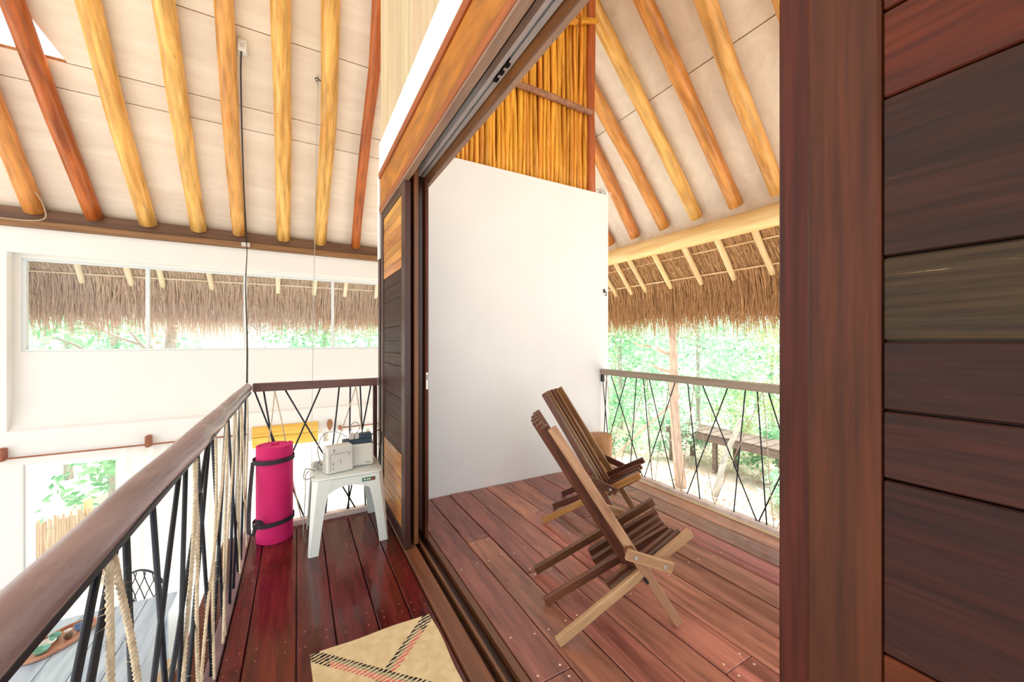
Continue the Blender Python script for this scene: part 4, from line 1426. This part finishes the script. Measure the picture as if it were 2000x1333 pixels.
# ------------------------------------------------------------------ thatched eaves
def eave(label, to_world, along, tails, seed, tm='thatch', tl='tail_pale'):
    """to_world(a, o, z): a runs along the eave, o outwards from the wall line"""
    random.seed(seed)
    lr = np.random.default_rng(seed)
    a0, a1 = along
    r = empty('thatched_eave', to_world((a0 + a1) / 2, 0.4, 2.0), label, 'eave')
    # dense backing so no sky shows through
    def slope(o_):
        return 2.86 - 1.24 * (o_ - 0.06)
    P_ = [to_world(a0, 0.17, slope(0.17)), to_world(a1, 0.17, slope(0.17)), to_world(a1, 0.72, slope(0.72)), to_world(a0, 0.72, slope(0.72))]
    nrm = (Vector(P_[1]) - Vector(P_[0])).cross(Vector(P_[3]) - Vector(P_[0]))
    if nrm.z < 0:
        nrm = -nrm
    MB().slab(P_, nrm, 0.12).build('thatch_bed', tm, r)
    # three combed layers under the bed, each a mat of straws laid down the slope
    span = a1 - a0
    V, F_ = [], []
    def straws(n_, o_lo, o_hi, ln_lo, ln_hi, drop, spread, width, lift):
        A = lr.uniform(a0, a1, n_); O = lr.uniform(o_lo, o_hi, n_); Ln = lr.uniform(ln_lo, ln_hi, n_)
        for a_, o_, l_ in zip(A, O, Ln):
            z_ = slope(o_) - lift - lr.uniform(0, 0.03)
            dz = drop + lr.normal(0, spread)
            do = 1.0 - min(dz, 0.97) if drop > 1 else 1.0
            if drop > 1:
                d_ = np.array([lr.normal(0, .09), 0.30 + lr.normal(0, .12), -1.0])
            else:
                d_ = np.array([lr.normal(0, .05), 1.0, -1.24 + lr.normal(0, .05)])
            d_ = d_ / np.linalg.norm(d_)
            w_ = width * lr.uniform(.6, 1.4)
            mid = d_ * l_ * .55 + np.array([0, .01, 0])
            tip = d_ * l_ + np.array([lr.normal(0, .012), lr.normal(0, .012) - (0.03 if drop > 1 else 0), 0])
            b0 = len(V)
            s_ = np.array([1, lr.normal(0, .5), 0]) * w_
            base_ = np.array([a_, o_, z_])
            for q in (base_ - s_, base_ + s_, base_ + mid + s_ * .8, base_ + mid - s_ * .8, base_ + tip):
                V.append(to_world(*q))
            F_.append((b0, b0 + 1, b0 + 2, b0 + 3)); F_.append((b0 + 3, b0 + 2, b0 + 4))
    straws(int(span * 420), 0.12, 0.22, 0.16, 0.3, 0, .1, 0.005, 0.012)
    straws(int(span * 420), 0.22, 0.52, 0.18, 0.32, 0, .1, 0.005, 0.012)
    mb = MB(); mb.v = [tuple(p) for p in V]; mb.f = F_
    o = mb.build('thatch_layer', tm, r); tag(o, kind='stuff')
    V, F_ = [], []
    straws(int(span * 900), 0.52, 0.78, 0.25, 0.52, 2, .1, 0.006, 0.01)
    straws(int(span * 600), 0.52, 0.80, 0.42, 0.80, 2, .1, 0.0045, 0.01)
    mb = MB(); mb.v = [tuple(p) for p in V]; mb.f = F_
    o = mb.build('thatch_fringe', tm, r); tag(o, 'shaggy hanging straw fringe', kind='stuff')
    for o_ in (0.10, 0.30, 0.52):
        pole('purlin', [to_world(a0, o_, slope(o_) - 0.028), to_world(a1, o_, slope(o_) - 0.028)], (0.012, 0.012), tl, r, n=7, wob=0.008, sub=20)
    for a_ in tails:
        q = a_ + random.uniform(-.03, .03)
        pole('rafter_tail', [to_world(a_, 0.03, slope(0.03) - 0.085), to_world(q, 0.575, slope(0.575) - 0.08)], (0.043, 0.036), tl, r, n=10, wob=0.006, sub=5)
    return r


eave('thatched palm eave with straw fringe hanging beyond the balcony log', lambda a, o, z: (XL + 0.02 + o, a, z), (1.3, 6.9), [1.6, 2.1, 2.60, 3.08, 3.57, 4.10, 4.60, 4.91, 5.3], 3)
eave('thatched palm eave with straw fringe outside the long window', lambda a, o, z: (a, YW + 0.12 + o, z), (-4.6, 3.4), [-3.3, -2.66, -2.19, -1.80, -1.22, -0.26, 0.294, 0.808, 1.35], 4, 'thatch_hazed', 'tail_hazed')

# ------------------------------------------------------------------ garden
g = MB()
ng = 60
for i in range(ng + 1):
    for j in range(ng + 1):
        x, y = -30 + 75 * i / ng, -20 + 75 * j / ng
        z = -2.62 + 0.05 * math.sin(x * .9) * math.cos(y * .7)
        far = max(0, math.hypot(x - 5, y - 3) - 14)
        g.v.append((x, y, z + far * 0.02))
for i in range(ng):
    for j in range(ng):
        a = i * (ng + 1) + j
        g.f.append((a, a + ng + 1, a + ng + 2, a + 1))
o = g.build('ground', 'ground', smooth=True)
tag(o, 'pale sandy garden ground covered with dry litter', 'ground', kind='structure')


def leaves(n_, centre, rad, size, lr, shell=0.0, clumps=0, flat=0.6):
    c_ = np.array(centre); R_ = np.array(rad)
    if clumps:
        cs = lr.normal(0, 0.5, (clumps, 3))
        cs = cs / np.maximum(1, np.linalg.norm(cs, axis=1))[:, None]
        idx = lr.integers(0, clumps, n_)
        pts_ = cs[idx] + lr.normal(0, 0.16, (n_, 3))
    else:
        pts_ = lr.normal(0, 0.45, (n_, 3))
    pts_ = pts_ * R_ + c_
    d1_ = lr.normal(0, 1, (n_, 3)); d1_[:, 2] *= flat; d1_[:, 2] -= 0.25
    d1_ /= np.linalg.norm(d1_, axis=1)[:, None]
    d2_ = np.cross(d1_, lr.normal(0, 1, (n_, 3))); d2_ /= np.linalg.norm(d2_, axis=1)[:, None]
    s_ = size * lr.uniform(.6, 1.3, n_)[:, None]
    v0 = pts_; v1 = pts_ + d1_ * s_ * .5 + d2_ * s_ * .22; v2 = pts_ + d1_ * s_; v3 = pts_ + d1_ * s_ * .5 - d2_ * s_ * .22
    V_ = np.stack([v0, v1, v2, v3], 1).reshape(-1, 3)
    F2 = (np.arange(n_)[:, None] * 4 + np.arange(4)[None]).tolist()
    mb = MB(); mb.v = V_.tolist(); mb.f = [tuple(q) for q in F2]
    return mb


def tree(x, y, h, spread, n_, size, label, seed, leafm='leaf_mint', trunk='trunk_pale', tr=0.09, lean=(0, 0), crown=None, nm='garden_tree'):
    random.seed(seed); lr = np.random.default_rng(seed)
    z0 = -2.66 + max(0, math.hypot(x - 5, y - 3) - 14) * 0.02
    r = empty(nm, (x, y, z0), label, 'tree', 'garden trees')
    top = (x + lean[0], y + lean[1], z0 + h)
    midp = (x + lean[0] * .35 + random.uniform(-.15, .15), y + lean[1] * .35, z0 + h * .5)
    pole('trunk', [(x, y, z0), midp, top], (tr, tr * .55), trunk, r, n=10, wob=0.06, sub=8)
    cz = crown if crown is not None else z0 + h * 0.8
    for k in range(4):
        f = random.uniform(.5, .9)
        p = Vector(midp).lerp(Vector(top), (f - .5) * 2)
        a = random.uniform(0, 6.28)
        q = p + Vector((math.cos(a) * spread * .6, math.sin(a) * spread * .6, random.uniform(.3, 1.0)))
        pole('branch', [p, q], (tr * .4, tr * .15), trunk, r, n=7, wob=0.05, sub=5)
    o = leaves(n_, (x + lean[0] * .9, y + lean[1] * .9, cz), (spread, spread, h * .42), size, lr, clumps=26).build('foliage', leafm, r)
    tag(o, kind='stuff')
    return r


# garden beyond the balcony
tree(9.0, 6.78, 6.0, 2.0, 2600, 0.16, 'pale leaning trunk tree just beyond the balcony railing', 11, 'leaf_mint', 'trunk_pale', 0.14, lean=(0.3, 0.75), crown=2.6)
TG = [(13.5, 9.5, 7, 2.6, 'leaf_mint'), (16, 6.5, 7.5, 3.0, 'leaf_yellow'), (12.5, 12.5, 6.5, 2.6, 'leaf_green'), (15.5, 12.0, 8, 3.2, 'leaf_mint'), (19, 9.5, 8, 3.6, 'leaf_green'), (14.5, 4.0, 7, 2.8, 'leaf_mint'), (11.5, 15.5, 7.5, 3.0, 'leaf_yellow'), (20, 14, 9, 4, 'leaf_mint'), (18, 4.5, 8, 3.4, 'leaf_yellow'), (16.5, 17, 9, 4, 'leaf_green')]
TL = ['airy mint green tree behind the wooden walkway', 'yellow-green tree behind the walkway end', 'deep green tree seen beside the white wall edge', 'tall mint tree behind the deep green one', 'broad green tree far behind the walkway', 'light mint tree beside the dark plank door edge', 'yellow-green tree deep in the garden by the white wall edge', 'large mint tree at the back of the garden', 'yellowish tree at the back beside the plank door', 'large green tree at the back behind the white wall edge']
for i, (x, y, h, s, lm) in enumerate(TG):
    tree(x, y, h, s, 3000, 0.2, TL[i], 30 + i, lm, 'trunk_pale' if i % 2 else 'trunk_grey', random.uniform(.07, .12), lean=(random.uniform(-.5, .5), random.uniform(-.5, .5)), crown=0.9 + 0.1 * (i % 4))


def bush(x, y, h, s, n_, size, label, seed, leafm):
    lr = np.random.default_rng(seed); random.seed(seed)
    z0 = -2.66 + max(0, math.hypot(x - 5, y - 3) - 14) * 0.02
    r = empty('garden_shrub', (x, y, z0), label, 'shrub', 'garden shrubs')
    for k in range(5):
        a = random.uniform(0, 6.28)
        pole('stem', [(x, y, z0), (x + math.cos(a) * s * .5, y + math.sin(a) * s * .5, z0 + h * .8)], (0.018, 0.008), 'trunk_pale', r, n=6, wob=0.03, sub=4)
    o = leaves(n_, (x, y, z0 + h * .55), (s, s, h * .5), size, lr, clumps=14).build('foliage', leafm, r)
    tag(o, kind='stuff')


BS = [(9.5, 10.0, 1.9, 1.1, 'leaf_green', 'deep green shrub beside the white wall edge'), (11.2, 8.6, 1.6, 1.0, 'leaf_mint', 'mint shrub left of the walkway'),
      (12.2, 5.9, 1.3, 1.1, 'leaf_green', 'low green shrub in front of the walkway'), (9.8, 4.3, 1.0, 0.8, 'leaf_mint', 'low mint shrub below the railing near the plank door'),
      (13.5, 7.2, 2.2, 1.3, 'leaf_yellow', 'yellow-green shrub behind the walkway'), (11.0, 11.8, 2.4, 1.4, 'leaf_mint', 'tall mint shrub behind the deep green shrub'),
      (14.5, 14.5, 2.6, 1.8, 'leaf_green', 'wide green thicket at the back of the garden'), (17.5, 11.5, 2.6, 2.0, 'leaf_mint', 'wide mint thicket at the back of the garden'), (17, 7.5, 2.4, 1.8, 'leaf_green', 'green thicket far behind the walkway')]
for i, (x, y, h, s, lm, lb) in enumerate(BS):
    bush(x, y, h, s, 1400, 0.15, lb, 60 + i, lm)
lit = leaves(5000, (10, 7, -2.55), (5, 6, 0.03), 0.09, rng, flat=0.1).build('leaf_litter', 'leaf_dry')
tag(lit, 'dry fallen leaves scattered over the garden ground', 'leaves', kind='stuff')

# fallen branches
o = pole('fallen_branch', [(9.2, 5.3, -0.55), (9.1, 5.9, -2.56)], (0.05, 0.08), 'trunk_grey', None, n=9, wob=0.05, sub=6)
tag(o, 'pale dead branch leaning near the wooden walkway', 'branch')
o = pole('fallen_branch', [(8.6, 6.5, -0.1), (8.8, 9.2, -2.56)], (0.025, 0.04), 'trunk_pale', None, n=8, wob=0.05, sub=6)
tag(o, 'thin slanting dead branch resting by the leaning tree', 'branch')

# wooden walkway and bench
ww = empty('walkway', (11.3, 6.0, -2.62), 'dark raised wooden walkway among the garden shrubs', 'walkway')
for i in range(16):
    MB().box(10.8, 11.9, 3.2 + i * 0.34, 3.2 + i * 0.34 + 0.31, -1.56, -1.50, 0.01).build('deck_board', 'walkway', ww)
MB().box(10.78, 10.86, 3.1, 8.7, -1.74, -1.561, 0.01).build('side_beam', 'walkway', ww)
MB().box(11.84, 11.92, 3.1, 8.7, -1.74, -1.561, 0.01).build('side_beam', 'walkway', ww)
for yy in (3.4, 5.2, 7.0, 8.5):
    for xx in (10.82, 11.88):
        MB().box(xx - 0.06, xx + 0.06, yy - 0.06, yy + 0.06, -2.7, -1.741, 0.01).build('post', 'walkway', ww)

# behind the far wall: cane fence, trees, outbuilding
cf = empty('cane_fence', (-3.2, 8.95, -2.62), 'pale bamboo cane fence outside the glass garden door', 'fence')
mb = MB()
x = -5.2
while x < -1.2:
    r = random.uniform(0.014, 0.02)
    mb.tube([(x, 8.95 + random.uniform(-.004, .004), -2.62), (x + random.uniform(-.01, .01), 8.95, -1.50 + 0.05 * math.sin(x * 2) + random.uniform(-.05, .05))], r, 6)
    x += 2 * r
tag(mb.build('canes', 'cane', cf), kind='stuff')
for xx in (-4.5, -3.03, -1.6):
    pole('post', [(xx, 9.02, -2.62), (xx, 9.02, -1.33)], (0.05, 0.05), 'log_pale', cf, n=10, sub=3)
for zz in (-1.7, -2.3):
    pole('crossrail', [(-5.2, 8.985, zz), (-1.2, 8.985, zz)], (0.018, 0.018), 'cane', cf, n=7, sub=3)
HB = [(-3.4, 11.4, 5.5, 1.6, 'leaf_green', 'green tree hanging over the cane fence'), (-5.6, 15.5, 7, 2.4, 'leaf_mint', 'mint tree outside the long window left of the outbuilding'),
      (0.9, 14.5, 6, 1.9, 'leaf_green', 'green tree outside the long window between the outbuilding and the pier'), (2.6, 17, 7, 2.4, 'leaf_mint', 'pale mint tree outside the window near the pier'), (-7.5, 19, 7, 3, 'leaf_yellow', 'yellow-green tree far beyond the cane fence')]
for i, (x, y, h, s, lm, lb) in enumerate(HB):
    tree(x, y, h, s, 2200, 0.2, lb, 80 + i, lm, 'trunk_grey', 0.1, crown=1.0 if i else 0.2)
tree(-2.34, 9.6, 6.0, 0.9, 500, 0.12, 'pale bare trunk tree standing right outside the long window', 95, 'leaf_dry', 'trunk_grey', 0.13, lean=(0.35, -0.1), crown=2.6)
o = pole('dead_branch', [(-3.35, 9.45, 1.72), (-2.95, 9.5, 1.45), (-2.36, 9.6, 1.16)], (0.018, 0.03), 'trunk_grey', None, n=8, wob=0.02, sub=8)
tag(o, 'bare branch forking from the pale trunk outside the long window', 'branch')
ob = empty('outbuilding', (-2.3, 14.5, -2.62), 'white plastered outbuilding behind the garden wall', 'building')
MB().box(-3.5, -1.5, 13.8, 15.6, -2.62, 1.85).build('wall', 'plaster', ob)
MB().box(-3.65, -1.35, 13.65, 15.75, 1.8505, 2.0, 0.01).build('roof_slab', 'concrete', ob)
